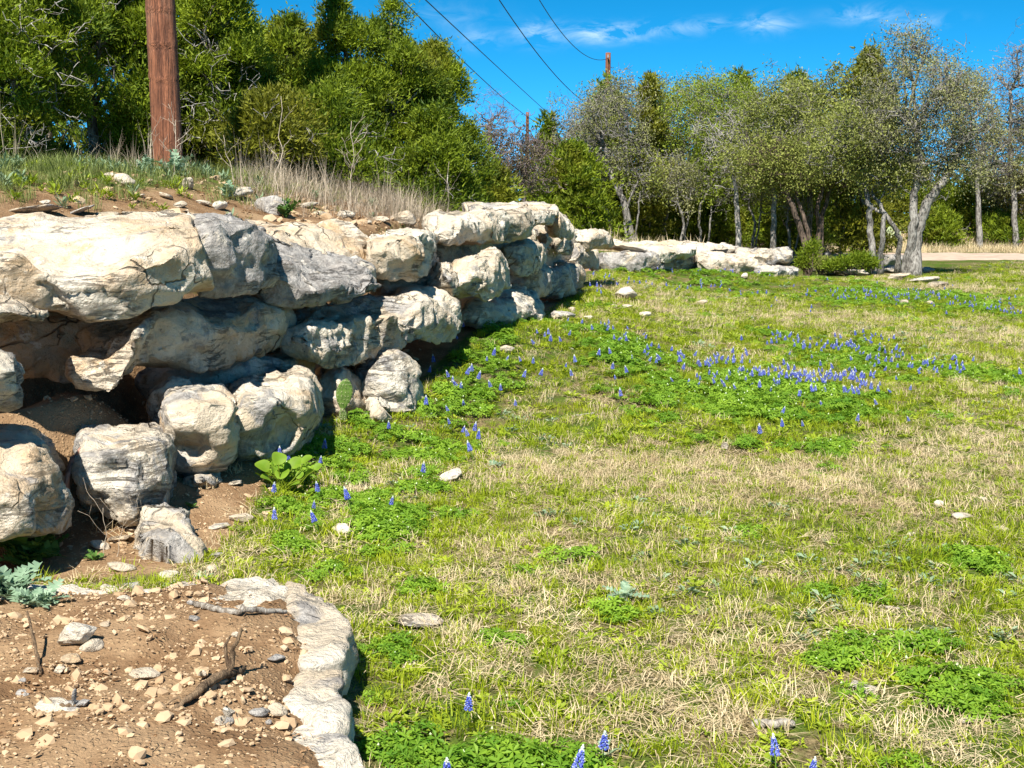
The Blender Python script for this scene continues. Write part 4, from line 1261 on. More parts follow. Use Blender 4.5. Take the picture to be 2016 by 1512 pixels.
def utility_pole(label, px, Y, ytop_z, r_base, r_top, checks=False, lean=0.0):
    x = xat(px, Y); bz = gz(x, Y) - .3
    o = empty('utility_pole', (x, Y, bz)); tag(o, label, 'utility pole', 'wooden poles carrying the power line')
    a = Acc()
    H = ytop_z - bz
    n = 260 if checks else 24
    sides = 40 if checks else 12
    zs = np.linspace(0, H, n)
    ang = np.arange(sides) / sides * 2 * math.pi
    A, Z = np.meshgrid(ang, zs)
    r = r_base + (r_top - r_base) * Z / H
    if checks:
        p = np.stack([np.cos(A).ravel() * 3, np.sin(A).ravel() * 3, Z.ravel() * .6], -1)
        r = r + (fbm(p, 12, 4) * .006).reshape(r.shape)
        p2 = np.stack([np.cos(A).ravel() * 14, np.sin(A).ravel() * 14, Z.ravel() * .5], -1)
        r = r - np.maximum(fbm(p2, 15, 2).reshape(r.shape) - .35, 0) * .03
        for zz, dep, w in [(.95, .006, .02), (1.28, .008, .02), (1.62, .007, .018), (1.98, .009, .022), (2.35, .006, .02)]:
            r = r + dep * np.exp(-((Z - zz - .3 - .012 * np.sin(A * 2 + zz)) / w) ** 2) - dep * 1.2 * np.exp(-((Z - zz - .27 - .012 * np.sin(A * 2 + zz)) / (w * .5)) ** 2)
    v = np.stack([r * np.cos(A) + lean * Z, r * np.sin(A), Z], -1).reshape(-1, 3)
    i = np.arange(n - 1)[:, None] * sides; j = np.arange(sides)[None, :]; k = (j + 1) % sides
    q = np.stack([i + j, i + k, i + sides + k, i + sides + j], -1).reshape(-1, 4)
    top = (n - 1) * sides
    v = np.concatenate([v, [[lean * H, 0, H + .02]]])
    t = [[top + s_, top + (s_ + 1) % sides, len(v) - 1] for s_ in range(sides)]
    a.add(v, q, t)
    link('shaft', a.mesh('shaft', [M_POLE]), o)
    b = Acc()
    tube(b, [[lean * H - .02, -r_top - .02, H - .25], [lean * H - .02, -r_top - .16, H - .22]], .02, 8)
    for k2 in range(3):
        tube(b, [[lean * H - .02, -r_top - .16 - .001, H - .26 + k2 * .045], [lean * H - .02, -r_top - .161, H - .235 + k2 * .045]], .05 - .008 * k2, 10)
    link('insulator', b.mesh('insulator', [M_CERAM]), o)
    return np.array([x + lean * H, Y, bz + H])
P0 = utility_pole('reddish brown wooden pole standing on the bank before the junipers', 336, 12.7, 10.6, .152, .115, True, -.012)
P1 = utility_pole('distant bare topped pole rising out of the far oaks', 1194, 60.0, at(1194, 104, 60)[2], .15, .125)
P2 = utility_pole('tiny farthest pole between the thicket and the far trees', 1038, 95.0, at(1038, 221, 95)[2], .15, .12)

def wire(label, a0, pixels, far, far_y):
    """parabola in the vertical plane from the near pole to the far end, through two pixels of the photograph and the far end"""
    x0, y0 = a0; x1, y1 = far_y[0], far_y[1]
    pts = []
    for (px, py) in pixels:
        u = (px - CX) / F_PX; k = u / (CP + (CY - py) / F_PX * SP)
        # x0 + t (x1-x0) = k (y0 + t (y1-y0))
        t = (k * y0 - x0) / ((x1 - x0) - k * (y1 - y0))
        Yt = y0 + t * (y1 - y0)
        pts.append((t, at(px, py, Yt)[2]))
    pts.append((1.0, far))
    T = np.array([p[0] for p in pts]); Z = np.array([p[1] for p in pts])
    co = np.polyfit(T, Z, 2)
    t = np.linspace(0, 1, 90)
    path = np.stack([x0 + t * (x1 - x0), y0 + t * (y1 - y0), np.polyval(co, t)], -1)
    a = Acc(); tube(a, path, .013, 6)
    base = path[0]
    o = link('power_line', a.mesh('power_line', [M_WIRE], origin=base), loc=base)
    tag(o, label, 'cable', 'overhead power lines')
e = at(1180, 114, 60); 
wire('uppermost power line, ending at the top of the distant bare topped pole', (P0[0], P0[1]), [(1062, 0), (1112, 72)], at(1192, 115, 60)[2], (P1[0], P1[1]))
wire('power line dipping behind the far oaks below the distant pole', (P0[0] + .1, P0[1]), [(983, 0), (1060, 108)], at(1200, 222, 60)[2], (P1[0], P1[1] - .2))
wire('right one of the two close power lines crossing the tip of the thicket', (P0[0], P0[1] - .15), [(838, 0), (958, 112)], at(1112, 252, 80)[2], (at(1112, 252, 80)[0], 80.0))
wire('left one of the two close power lines crossing the tip of the thicket', (P0[0] - .1, P0[1]), [(793, 0), (920, 128)], at(1090, 258, 80)[2], (at(1090, 258, 80)[0], 80.0))
# ------------------------------------------------------------------ ground cover
M_GRASS = leaf_material('grass_blades', (.11, .20, .006), (.50, .56, .024), .42, inst=True)
M_FORB = leaf_material('weed_leaves', (.11, .20, .006), (.50, .57, .045), .4, inst=True)
M_BANKGRASS = leaf_material('bank_grass_blades', (.12, .17, .035), (.34, .36, .13), .3, inst=True)
M_BONNETLEAF = leaf_material('bluebonnet_leaves', (.055, .18, .010), (.31, .47, .04), .4, inst=True)
M_STRAW = leaf_material('straw', (.36, .26, .13), (.78, .65, .42), .15, inst=True)
M_DRYSTEM = leaf_material('dry_stems', (.24, .19, .14), (.52, .43, .32), .15, inst=True)
M_SILVER = leaf_material('silvery_leaves', (.14, .22, .11), (.30, .38, .24), .2, inst=True)
M_PEBBLE = leaf_material('pebbles', (.28, .165, .08), (.60, .46, .30), 0.0, inst=True, rough=.9)
M_SPECK = plain_material('pale_flower_tips', (.52, .62, .34), .7, .1)

LIB = []
def source(me):
    o = bpy.data.objects.new(me.name, me)
    return o

def blade_clump(name, rng, n, h, spread, w, m, lean=.5, curve=.5, flat=0.0):
    a = Acc()
    for i in range(n):
        r = spread * math.sqrt(rng.random()); th = rng.uniform(0, 6.283)
        b = np.array([r * math.cos(th), r * math.sin(th), -.004])
        az_ = th + rng.normal() * .8 if rng.random() < .7 else rng.uniform(0, 6.283)
        d = np.array([math.cos(az_), math.sin(az_), 0])
        L = h * rng.uniform(.5, 1.2)
        ln = lean * rng.uniform(.2, 1.2)
        side = np.array([-d[1], d[0], 0]) * w * rng.uniform(.6, 1.2) * .5
        if flat:
            p0 = b + [0, 0, .006 + rng.random() * flat]
            p1 = p0 + d * L * .5 + [0, 0, rng.random() * flat * .7]
            p2 = p0 + d * L + [0, 0, -rng.random() * flat * .3]
        else:
            p0 = b
            p1 = b + d * L * ln * .45 + [0, 0, L * .55]
            p2 = b + d * L * (ln + curve * ln * rng.random()) + [0, 0, L * (1 - .45 * ln * curve)]
        v = [p0 - side, p0 + side, p1 + side * .8, p1 - side * .8, p2]
        a.add(v, [[0, 1, 2, 3]], [[3, 2, 4]], 0, rng.random())
    return a.mesh(name, [m], False)

def forb(name, rng, n, size, m, lift=.02, upright=.35, lobes=False):
    """low rosette weed with broad leaves"""
    a = Acc()
    for i in range(n):
        th = rng.uniform(0, 6.283); r0 = size * rng.uniform(0, .8)
        d = np.array([math.cos(th), math.sin(th), upright * rng.uniform(.2, 1.6)])
        L = size * rng.uniform(.4, .9); w = L * rng.uniform(.32, .55)
        p = np.array([r0 * math.cos(th) * .8, r0 * math.sin(th) * .8, lift * rng.random()])
        s = np.array([-math.sin(th), math.cos(th), rng.normal() * .3]) * w * .5
        tip = p + d * L - [0, 0, L * .15]
        mid = p + d * L * .5 + [0, 0, L * .08]
        v = [p, mid + s, mid - s, tip]
        a.add(v, [[0, 1, 3, 2]], None, 0, rng.random())
    return a.mesh(name, [m], False)

def bonnet_leaf_clump(name, rng, n, size, height, specks=0):
    """palmate leaves on short stalks"""
    a = Acc()
    for i in range(n):
        th = rng.uniform(0, 6.283); r = size * math.sqrt(rng.random())
        c = np.array([r * math.cos(th), r * math.sin(th), height * rng.uniform(.35, 1.0) * (1 - .4 * (r / size) ** 2)])
        tilt = np.array([math.cos(th), math.sin(th), 0]) * rng.uniform(-.1, .7)
        nrm = unit(np.array([0, 0, 1.0]) + tilt + rng.normal(size=3) * .25)
        u = unit(np.cross(nrm, rng.normal(size=3))); w = np.cross(nrm, u)
        t = rng.random(); ph = rng.uniform(0, 6.28)
        L = rng.uniform(.020, .032)
        for k in range(5):
            an = ph + k * 1.256
            d = u * math.cos(an) + w * math.sin(an)
            s = np.cross(nrm, d) * L * .22
            v = [c, c + d * L * .6 + s + nrm * L * .18, c + d * L + nrm * L * .1, c + d * L * .6 - s + nrm * L * .18]
            a.add(v, [[0, 1, 2, 3]], None, 0, t)
    for i in range(specks):
        th = rng.uniform(0, 6.283); r = size * math.sqrt(rng.random())
        c = np.array([r * math.cos(th), r * math.sin(th), height * rng.uniform(.95, 1.25)])
        q = .0055
        a.add([c + [q, 0, 0], c + [0, q, 0], c - [q, 0, 0], c - [0, q, 0], c + [0, 0, q * 1.6], c - [0, 0, q * 1.2]], None,
              [[0, 1, 4], [1, 2, 4], [2, 3, 4], [3, 0, 4], [1, 0, 5], [2, 1, 5], [3, 2, 5], [0, 3, 5]], 1, .5)
    return a.mesh(name, [M_BONNETLEAF, M_SPECK], False)

def pebble(name, rng, flat=.6):
    bm = bmesh.new()
    bmesh.ops.create_icosphere(bm, subdivisions=1, radius=1)
    for v in bm.verts:
        v.co *= rng.uniform(.7, 1.15)
        v.co.x *= 1.25; v.co.z *= flat
    me = bpy.data.meshes.new(name); bm.to_mesh(me); bm.free()
    me.materials.append(M_PEBBLE)
    a = me.attributes.new('tint', 'FLOAT', 'POINT')
    a.data.foreach_set('value', np.full(len(me.vertices), .5, np.float32))
    return me

def scatter(name, label, cat, pts, rot, scl, idx, tint, meshes):
    """points carry rotation, size, plant and tint; geometry nodes set the plants on them"""
    me = bpy.data.meshes.new(name)
    n = len(pts)
    me.vertices.add(n)
    base = np.array([0, 0, 0.0])
    me.vertices.foreach_set('co', np.asarray(pts, np.float32).ravel())
    def at_(nm, ty, val, key='value'):
        a = me.attributes.new(nm, ty, 'POINT'); a.data.foreach_set(key, np.ascontiguousarray(val).ravel())
    at_('rot', 'FLOAT_VECTOR', np.asarray(rot, np.float32), 'vector')
    at_('scl', 'FLOAT', np.asarray(scl, np.float32))
    at_('idx', 'INT', np.asarray(idx, np.int32))
    at_('tint', 'FLOAT', np.clip(np.asarray(tint, np.float32), 0, 1))
    col = bpy.data.collections.new(name + '_kinds')
    for i, m in enumerate(meshes):
        m.name = name + '_kind_' + 'abcdefghijklmnop'[i]
        col.objects.link(bpy.data.objects.new(m.name, m))
    ng = bpy.data.node_groups.new(name + '_nodes', 'GeometryNodeTree')
    ng.interface.new_socket('Geometry', in_out='INPUT', socket_type='NodeSocketGeometry')
    ng.interface.new_socket('Geometry', in_out='OUTPUT', socket_type='NodeSocketGeometry')
    gi = ng.nodes.new('NodeGroupInput'); go = ng.nodes.new('NodeGroupOutput')
    ci = ng.nodes.new('GeometryNodeCollectionInfo')
    ci.inputs['Collection'].default_value = col
    ci.inputs['Separate Children'].default_value = True
    ci.inputs['Reset Children'].default_value = True
    ip = ng.nodes.new('GeometryNodeInstanceOnPoints')
    ip.inputs['Pick Instance'].default_value = True
    def na(nm, ty):
        nd = ng.nodes.new('GeometryNodeInputNamedAttribute'); nd.data_type = ty; nd.inputs[0].default_value = nm
        return nd.outputs[0]
    ng.links.new(gi.outputs[0], ip.inputs['Points'])
    ng.links.new(ci.outputs[0], ip.inputs['Instance'])
    ng.links.new(na('idx', 'INT'), ip.inputs['Instance Index'])
    ng.links.new(na('rot', 'FLOAT_VECTOR'), ip.inputs['Rotation'])
    ng.links.new(na('scl', 'FLOAT'), ip.inputs['Scale'])
    ng.links.new(ip.outputs[0], go.inputs[0])
    o = link(name, me)
    md = o.modifiers.new('scatter', 'NODES'); md.node_group = ng
    tag(o, label, cat, None, 'stuff')
    return o

def E(px, py, rx, ry, w=1.0):
    """patch on the ground from its place in the photograph: centre and radii in metres"""
    c = on_plane(px, py, 0.05); a = on_plane(px, py - ry, .05); b = on_plane(px, py + ry, .05)
    return (c[0], c[1], rx / F_PX * c[1], (a[1] - b[1]) * .5, w)

LUSH = [E(860, 1465, 200, 60, 1.45), E(1050, 1480, 200, 40, 1.3), E(1230, 1455, 130, 30, .8), E(740, 1300, 50, 50, .8), E(900, 830, 85, 60, .85), E(960, 760, 70, 50, .85), E(760, 860, 110, 45, .8),
        E(640, 900, 80, 60, .75), E(1010, 700, 60, 45), E(1215, 735, 110, 36, 1.25), E(1290, 775, 150, 36), E(1560, 775, 190, 52, 1.2), E(1660, 690, 150, 36, 1.1), E(1530, 660, 60, 20),
        E(1545, 865, 110, 26, .9), E(1330, 556, 180, 16, 1.2), E(1750, 582, 170, 24, 1.1), E(1975, 612, 50, 26, .9), E(1870, 710, 80, 22, .7), E(1990, 740, 40, 22, .8),
        E(770, 1010, 80, 45, .9), E(620, 1000, 50, 50, .75), E(740, 1090, 90, 36, .6), E(590, 1085, 80, 36, .6), E(1880, 1085, 70, 28, 1.0), E(1090, 1110, 70, 25, .6), E(1260, 1190, 70, 25, .6),
        E(1660, 1145, 60, 22, .7), E(960, 1010, 70, 30, .4), E(1780, 1240, 160, 40, .6), E(1900, 1330, 130, 40, .7), E(1580, 1300, 120, 35, .6), E(1400, 850, 80, 22, .8), E(850, 940, 60, 22, .5),
        E(1130, 640, 60, 24, .7), E(1840, 1500, 120, 20, .3), E(570, 965, 60, 36, 1.1), E(60, 1110, 90, 50, .9)]
DRY = [E(1130, 905, 190, 40), E(1330, 900, 180, 38), E(1200, 790, 60, 22, .9), E(1600, 930, 200, 40), E(1850, 860, 160, 50, .8), E(1250, 1320, 190, 40), E(1100, 1420, 110, 26), E(1360, 1385, 130, 30, 1.1),
       E(1880, 1430, 150, 60, 1.1), E(1720, 1360, 110, 26, .9), E(990, 1250, 110, 36, .7), E(1030, 1110, 130, 40, .5), E(1420, 960, 150, 25, .7), E(1700, 990, 200, 35, .6), E(1950, 960, 80, 40, .6),
       E(800, 920, 60, 30, .6), E(700, 960, 40, 40, .7), E(960, 880, 60, 26, .6), E(1330, 640, 90, 18, .6), E(1250, 605, 90, 12, .5), E(1600, 620, 140, 14, .6), E(1900, 650, 140, 22, .6), E(1500, 1230, 200, 30, .4),
       E(830, 1220, 60, 30, .7), E(1850, 565, 100, 8, .8), E(720, 1190, 40, 40, .6), E(1200, 1260, 200, 40, .4)]

def patches(x, y, L):
    m = np.zeros_like(x)
    for (cx_, cy_, rx_, ry_, w) in L:
        q = np.sqrt(((x - cx_) / rx_) ** 2 + ((y - cy_) / ry_) ** 2)
        m = np.maximum(m, w * np.clip(1.5 - q * 1.0, 0, 1))
    return m

def candidates(n, y0, y1, rng, margin=1.2, left=None):
    """even scatter over the part of the meadow the photograph could see (and a step to each side)"""
    y = np.sqrt(rng.uniform(y0 * y0, y1 * y1, n))
    x = rng.uniform(-1, 1, n) * (y * .435 + margin)
    return x, y

STONE_SPOTS = []   # (x, y, r) kept free of plants, filled by the loose stones
def free_mask(x, y):
    s, H = wall_dist(x, y)
    ok = s > .02
    near = (y < 8.2) & (x < 2)
    pd = np.full(x.shape, -1.0)
    if near.any(): pd[near] = poly_dist(x[near], y[near], PLAT)
    ok &= pd < -.14
    for (sx_, sy_, r) in STONE_SPOTS:
        ok &= (x - sx_) ** 2 + (y - sy_) ** 2 > r * r
    ok &= ~((y > 41.0) & (y < 46.3) & (x > 6))
    return ok, s

def meadow():
    rng = np.random.default_rng(11)
    kinds_g = [blade_clump('g', rng, 28, .045, .07, .0040, M_GRASS, .9) for _ in range(4)] + [blade_clump('g', rng, 36, .062, .05, .0038, M_GRASS, .7) for _ in range(2)]
    kinds_f = [forb('f', rng, 20, .042, M_FORB) for _ in range(3)] + [forb('f', rng, 18, .055, M_FORB, upright=.5) for _ in range(2)]
    kinds_s = [blade_clump('s', rng, 24, .09, .10, .0030, M_STRAW, flat=.016) for _ in range(4)] + [blade_clump('s', rng, 22, .065, .05, .003, M_STRAW, .8) for _ in range(2)]
    kinds_b = [bonnet_leaf_clump('b', rng, 26, .085, .065, k) for k in (0, 0, 0, 1)]
    kinds_v = [forb('v', rng, 22, .042, M_SILVER, upright=.6) for _ in range(2)]
    G, FO, S, B, V = [], [], [], [], []
    for (y0, y1, dens, sc) in [(2.9, 8, 390, 1.0), (8, 13, 205, 1.12), (13, 21, 98, 1.4), (21, 33, 50, 1.65), (33, 60, 20, 1.8)]:
        area = (.435 * (y0 + y1) + 2.4) * (y1 - y0)
        n = int(area * dens)
        x, y = candidates(n, y0, y1, rng)
        ok, s = free_mask(x, y)
        x, y, s = x[ok], y[ok], s[ok]
        z = terrain(x, y)
        lush = patches(x, y, LUSH); dry = patches(x, y, DRY)
        nz = fbm(xy0(x, y, 1.1), 51, 4); n2 = fbm(xy0(x, y, 3.6), 52, 3); n3 = fbm(xy0(x, y, .33), 53, 3)
        rough = fbm(xy0(x, y, 5.0), 57, 2)
        lush = lush * .9 + .75 * n2 + .6 * nz + .6 * rough - .24
        dryn = dry * .9 + .55 * nz + .35 * n2 + .25 * n3
        soil = dirt_mask(x, y)
        u = rng.random(len(x))
        keep = u > soil * 1.15
        farb = smooth(y, 14, 26)
        isb = (lush > .45) & (rng.random(len(x)) < np.clip(.15 + lush * .62, 0, .74)) & (y < 40) & keep
        ps = np.clip(.25 + dryn * .58 - lush * .3 - .10 * farb, .05, .88)
        pg = (1 - ps) * np.clip(.62 + .3 * n3 + .2 * farb, .2, .9)
        r = rng.random(len(x))
        iss = (~isb) & (r < ps)
        isg = (~isb) & ~iss & (r < ps + pg) & keep
        isv = (~isb) & ~iss & ~isg & keep & (fbm(xy0(x, y, .8), 59, 3) > .12) & (rng.random(len(x)) < .22)
        isf = (~isb) & ~iss & ~isg & ~isv & keep
        # straw in the green is thinned out, bare soil carries little
        iss &= rng.random(len(x)) > soil * .85
        for lst, mk, k, smul in ((G, isg, 6, 1.0), (FO, isf, 5, .72 if y0 < 8 else .9), (S, iss, 6, 1.0), (B, isb & (rng.random(len(x)) < .85), 4, 1.0), (V, isv, 2, 1.0)):
            m = np.nonzero(mk)[0]
            q = len(m)
            rot = np.stack([rng.normal(0, .12, q), rng.normal(0, .12, q), rng.uniform(0, 6.283, q)], -1)
            scl = sc * smul * rng.uniform(.65, 1.3, q)
            if lst is B: scl = scl * np.clip(.75 + .5 * (lush[m] - .5), .6, 1.25) * (1 if y1 < 14 else .8)
            if lst is G: scl = scl * (1 - .25 * farb[m])
            lst.append((np.stack([x[m], y[m], z[m]], -1), rot, scl, rng.integers(0, k, q), np.clip(.5 + .45 * nz[m] + .3 * n2[m] + rng.normal(0, .16, q), 0, 1)))
    def go(lst, name, label, cat, kinds):
        P = [np.concatenate([a[i] for a in lst]) for i in range(5)]
        scatter(name, label, cat, *P, kinds)
    go(G, 'grass', 'short green grass tufts growing all over the sunny meadow', 'grass', kinds_g)
    go(FO, 'broadleaf_weeds', 'low yellow-green broad-leaved weeds between the grass tufts', 'weeds', kinds_f)
    go(S, 'straw_litter', 'dry mown straw lying loose over the meadow', 'straw', kinds_s)
    go(B, 'bluebonnet_foliage', 'dark green palmate leaf cover of the wildflower patches', 'foliage', kinds_b)
    go(V, 'silvery_weeds', 'grey-green silvery rosettes dotted through the dry grass', 'weeds', kinds_v)

def bank_cover():
    rng = np.random.default_rng(12)
    tall = [blade_clump('t', rng, 18, .40, .10, .005, M_DRYSTEM, .75) for _ in range(4)] + [blade_clump('t', rng, 12, .75, .06, .005, M_DRYSTEM, .25)]
    green = [blade_clump('w', rng, 30, .14, .09, .005, M_BANKGRASS, .7) for _ in range(3)] + [forb('w', rng, 30, .045, M_FORB, .04, 1.0) for _ in range(2)] + [forb('w', rng, 40, .048, M_SILVER, .06, 1.2)]
    # tall dry grass on the crest, mainly right of the pole
    n = 13000
    y = rng.uniform(8.0, 17, n); x = rng.uniform(-6.5, 1.5, n)
    px = CX + x / y * F_PX
    s, H = wall_dist(x, y); t = -s
    z = terrain(x, y)
    nz = fbm(xy0(x, y, .9), 61, 3)
    crest = smooth(t, 1.7 - .8 * smooth(px, 640, 780), 2.7 - 1.0 * smooth(px, 640, 780)) * smooth(y, 10.5, 12)
    dens = crest * smooth(px, 440, 560) * (1 - smooth(px, 850, 960)) * .5 + crest * (1 - smooth(px, 380, 440)) * .04
    m = rng.random(n) < dens * (1 + .6 * nz)
    q = m.sum()
    scatter('tall_dry_grass', 'tall grey-brown dry grass along the crest of the bank', 'grass',
            np.stack([x[m], y[m], z[m]], -1), np.stack([rng.normal(0, .12, q), rng.normal(0, .12, q), rng.uniform(0, 6.28, q)], -1),
            rng.uniform(.3, .85, q) * (1 + .5 * nz[m]), rng.choice(5, q, p=[.23, .23, .23, .23, .08]), np.clip(.5 + nz[m] * .4 + rng.normal(0, .2, q), 0, 1), tall)
    n = 16000
    y = rng.uniform(5.5, 18, n); x = rng.uniform(-7, 2, n)
    px = CX + x / y * F_PX
    s, H = wall_dist(x, y); t = -s
    z = terrain(x, y); nz = fbm(xy0(x, y, .8), 63, 3); n2 = fbm(xy0(x, y, 2.5), 64, 3)
    d = smooth(t, 1.9, 2.7) * (1 - .75 * (1 - smooth(t, 2.6, 3.6)) * smooth(px, 250, 330)) + .05 * smooth(t, .8, 1.2)
    d = np.where((px < 260), smooth(t, 2.0, 2.7) * .9, d)
    m = rng.random(n) < d * (.75 + .7 * nz)
    q = m.sum()
    kind = np.where(rng.random(q) < .62, rng.integers(0, 3, q), np.where(n2[m] > .02, 5, rng.integers(3, 5, q)))
    scatter('bank_weeds', 'green and grey-green weeds covering the top of the bank', 'weeds',
            np.stack([x[m], y[m], z[m]], -1), np.stack([rng.normal(0, .15, q), rng.normal(0, .15, q), rng.uniform(0, 6.28, q)], -1),
            rng.uniform(.6, 1.35, q), kind, np.clip(.4 + nz[m] * .5 + rng.normal(0, .18, q), 0, 1), green)
    # dry verge beyond the road and under the far trees
    n = 7000
    y = np.where(rng.random(n) < .6, rng.uniform(46.2, 52, n), rng.uniform(29.5, 41, n)); x = rng.uniform(-3, 26, n)
    s, H = wall_dist(x, y)
    m = ((y > 46) & (x > 3)) | ((s < -1.3) & (x < 6.5) & (rng.random(n) < .8))
    z = terrain(x, y); q = m.sum()
    scatter('verge_grass', 'pale dry grass on the verge beyond the gravel road', 'grass',
            np.stack([x[m], y[m], z[m]], -1), np.stack([rng.normal(0, .1, q), rng.normal(0, .1, q), rng.uniform(0, 6.28, q)], -1),
            rng.uniform(.8, 1.5, q) * np.where(y[m] > 46, np.where(y[m] < 48, .65, 1.2), .9), rng.integers(0, 3, q), np.clip(rng.normal(.75, .2, q), 0, 1),
            [blade_clump('e', rng, 22, .42, .30, .014, M_STRAW, .5) for _ in range(3)])

M_LITTER = leaf_material('dead_leaves', (.13, .06, .03), (.46, .28, .14), .1, inst=True)
def litter():
    rng = np.random.default_rng(14)
    n = 7000
    y = rng.uniform(5.5, 17, n); x = rng.uniform(-6, 1.5, n); s, H = wall_dist(x, y); t = -s
    m = (t > .2) & (t < 3.2) & (rng.random(n) < .55 + fbm(xy0(x, y, 1.2), 75, 3))
    y2 = rng.uniform(2.6, 6.6, 900); x2 = rng.uniform(-3.4, -.4, 900); m2 = poly_dist(x2, y2, PLAT) > .05
    x = np.concatenate([x[m], x2[m2]]); y = np.concatenate([y[m], y2[m2]]); q = len(x)
    kinds = [forb('l', rng, 9, .045, M_LITTER, .01, .12) for _ in range(3)] + [blade_clump('l', rng, 9, .08, .09, .004, M_LITTER, flat=.015) for _ in range(2)]
    scatter('leaf_litter', 'brown dead leaves and bits of bark scattered over the bare earth', 'leaf litter', np.stack([x, y, terrain(x, y) + .004], -1),
            np.stack([rng.normal(0, .15, q), rng.normal(0, .15, q), rng.uniform(0, 6.28, q)], -1), rng.uniform(.5, 1.3, q) * np.where(y < 6.7, .5, 1.0), rng.integers(0, 5, q), rng.random(q), kinds)

def gravel():
    rng = np.random.default_rng(13)
    kinds = [pebble('p', rng, f) for f in (.5, .6, .7, .8, .45, .55)]
    P, S_ = [], []
    # crumbs on the earth ledge
    n = 60000
    y = rng.uniform(2.5, 6.9, n); x = rng.uniform(-3.6, -.2, n)
    pd = poly_dist(x, y, PLAT)
    nz = fbm(xy0(x, y, 2.4), 71, 3)
    m = (pd > .0) & (rng.random(n) < .34 + 1.0 * nz)
    P.append(np.stack([x[m], y[m], terrain(x[m], y[m]) + .002], -1)); S_.append(.0026 * rng.pareto(1.9, m.sum()).clip(0, 8) + .0026)
    # worn soil at the wall foot
    n = 2600
    y = rng.uniform(5.4, 7.8, n); x = rng.uniform(-2.8, -.6, n); s, H = wall_dist(x, y)
    m = (s > -.3) & (s < .75)
    P.append(np.stack([x[m], y[m], terrain(x[m], y[m]) + .002], -1)); S_.append(.005 * rng.pareto(2.4, m.sum()).clip(0, 4) + .004)
    # chips on the bank top
    n = 9000
    y = rng.uniform(5.5, 17, n); x = rng.uniform(-6, 1.5, n); s, H = wall_dist(x, y); t = -s
    nz = fbm(xy0(x, y, 1.4), 73, 3)
    m = (t > .3) & (t < 3.0) & (rng.random(n) < .45 + nz)
    P.append(np.stack([x[m], y[m], terrain(x[m], y[m]) + .004], -1)); S_.append(.014 * rng.pareto(2.0, m.sum()).clip(0, 5) + .009)
    P = np.concatenate(P); S_ = np.concatenate(S_); q = len(P)
    scatter('gravel', 'tan limestone crumbs and chips strewn over the bare earth', 'gravel', P,
            np.stack([rng.normal(0, .4, q), rng.normal(0, .4, q), rng.uniform(0, 6.28, q)], -1), S_, rng.integers(0, 6, q), np.clip(rng.normal(.5, .28, q), 0, 1), kinds)
# ------------------------------------------------------------------ loose stones
def stone_mesh(name, rng, sx_, sy_, sz_, sub=3, facets=9):
    bm = bmesh.new(); bmesh.ops.create_icosphere(bm, subdivisions=sub, radius=1)
    v = np.array([x.co[:] for x in bm.verts]); f = np.array([[y.index for y in x.verts] for x in bm.faces]); bm.free()
    for _ in range(facets + 5):
        d = unit(rng.normal(size=3)); h = v @ d
        v = v - np.maximum(h - rng.uniform(.58, .9), 0)[:, None] * d * .95
    off = rng.uniform(-40, 40, 3)
    nrm = unit(v)
    v = v + nrm * (fbm(v * 1.6 + off, 3, 3) * .16 + fbm(v * 5 + off, 4, 3) * .05)[:, None]
    v = v / np.abs(v).max(0) * [sx_, sy_, sz_]
    return make_mesh(name, v, None, f, [M_STONE])

def stone(label, px, py, w, h, deep=.75, grey=.4, stain=.4, seed=None, group='loose stones', name='stone', tilt=.15, sub=3, lift=.25):
    rng = np.random.default_rng(seed if seed is not None else int(px * 7 + py * 13))
    p = drop(px, py + h * .32)
    k = p[1] / F_PX
    W_ = w * k * .5; Hh = max(h * k * .5, .006)
    # part of the height seen is the stone's depth along the ground
    D_ = W_ * deep
    view = EYE / math.hypot(p[1], EYE)
    Hh = max(Hh - D_ * view * .45, Hh * .45)
    me = stone_mesh(name, rng, W_, D_, Hh, sub)
    o = link(name, me, loc=(p[0], p[1] + D_ * .2, p[2] + Hh * (1 - 2 * lift * .6)), rot=(rng.normal() * tilt, rng.normal() * tilt, rng.normal() * .5))
    o['grey'] = grey; o['stain'] = stain
    tag(o, label, 'stone', group)
    if p[1] < 40: STONE_SPOTS.append((p[0], p[1], W_ * .8))
    return o

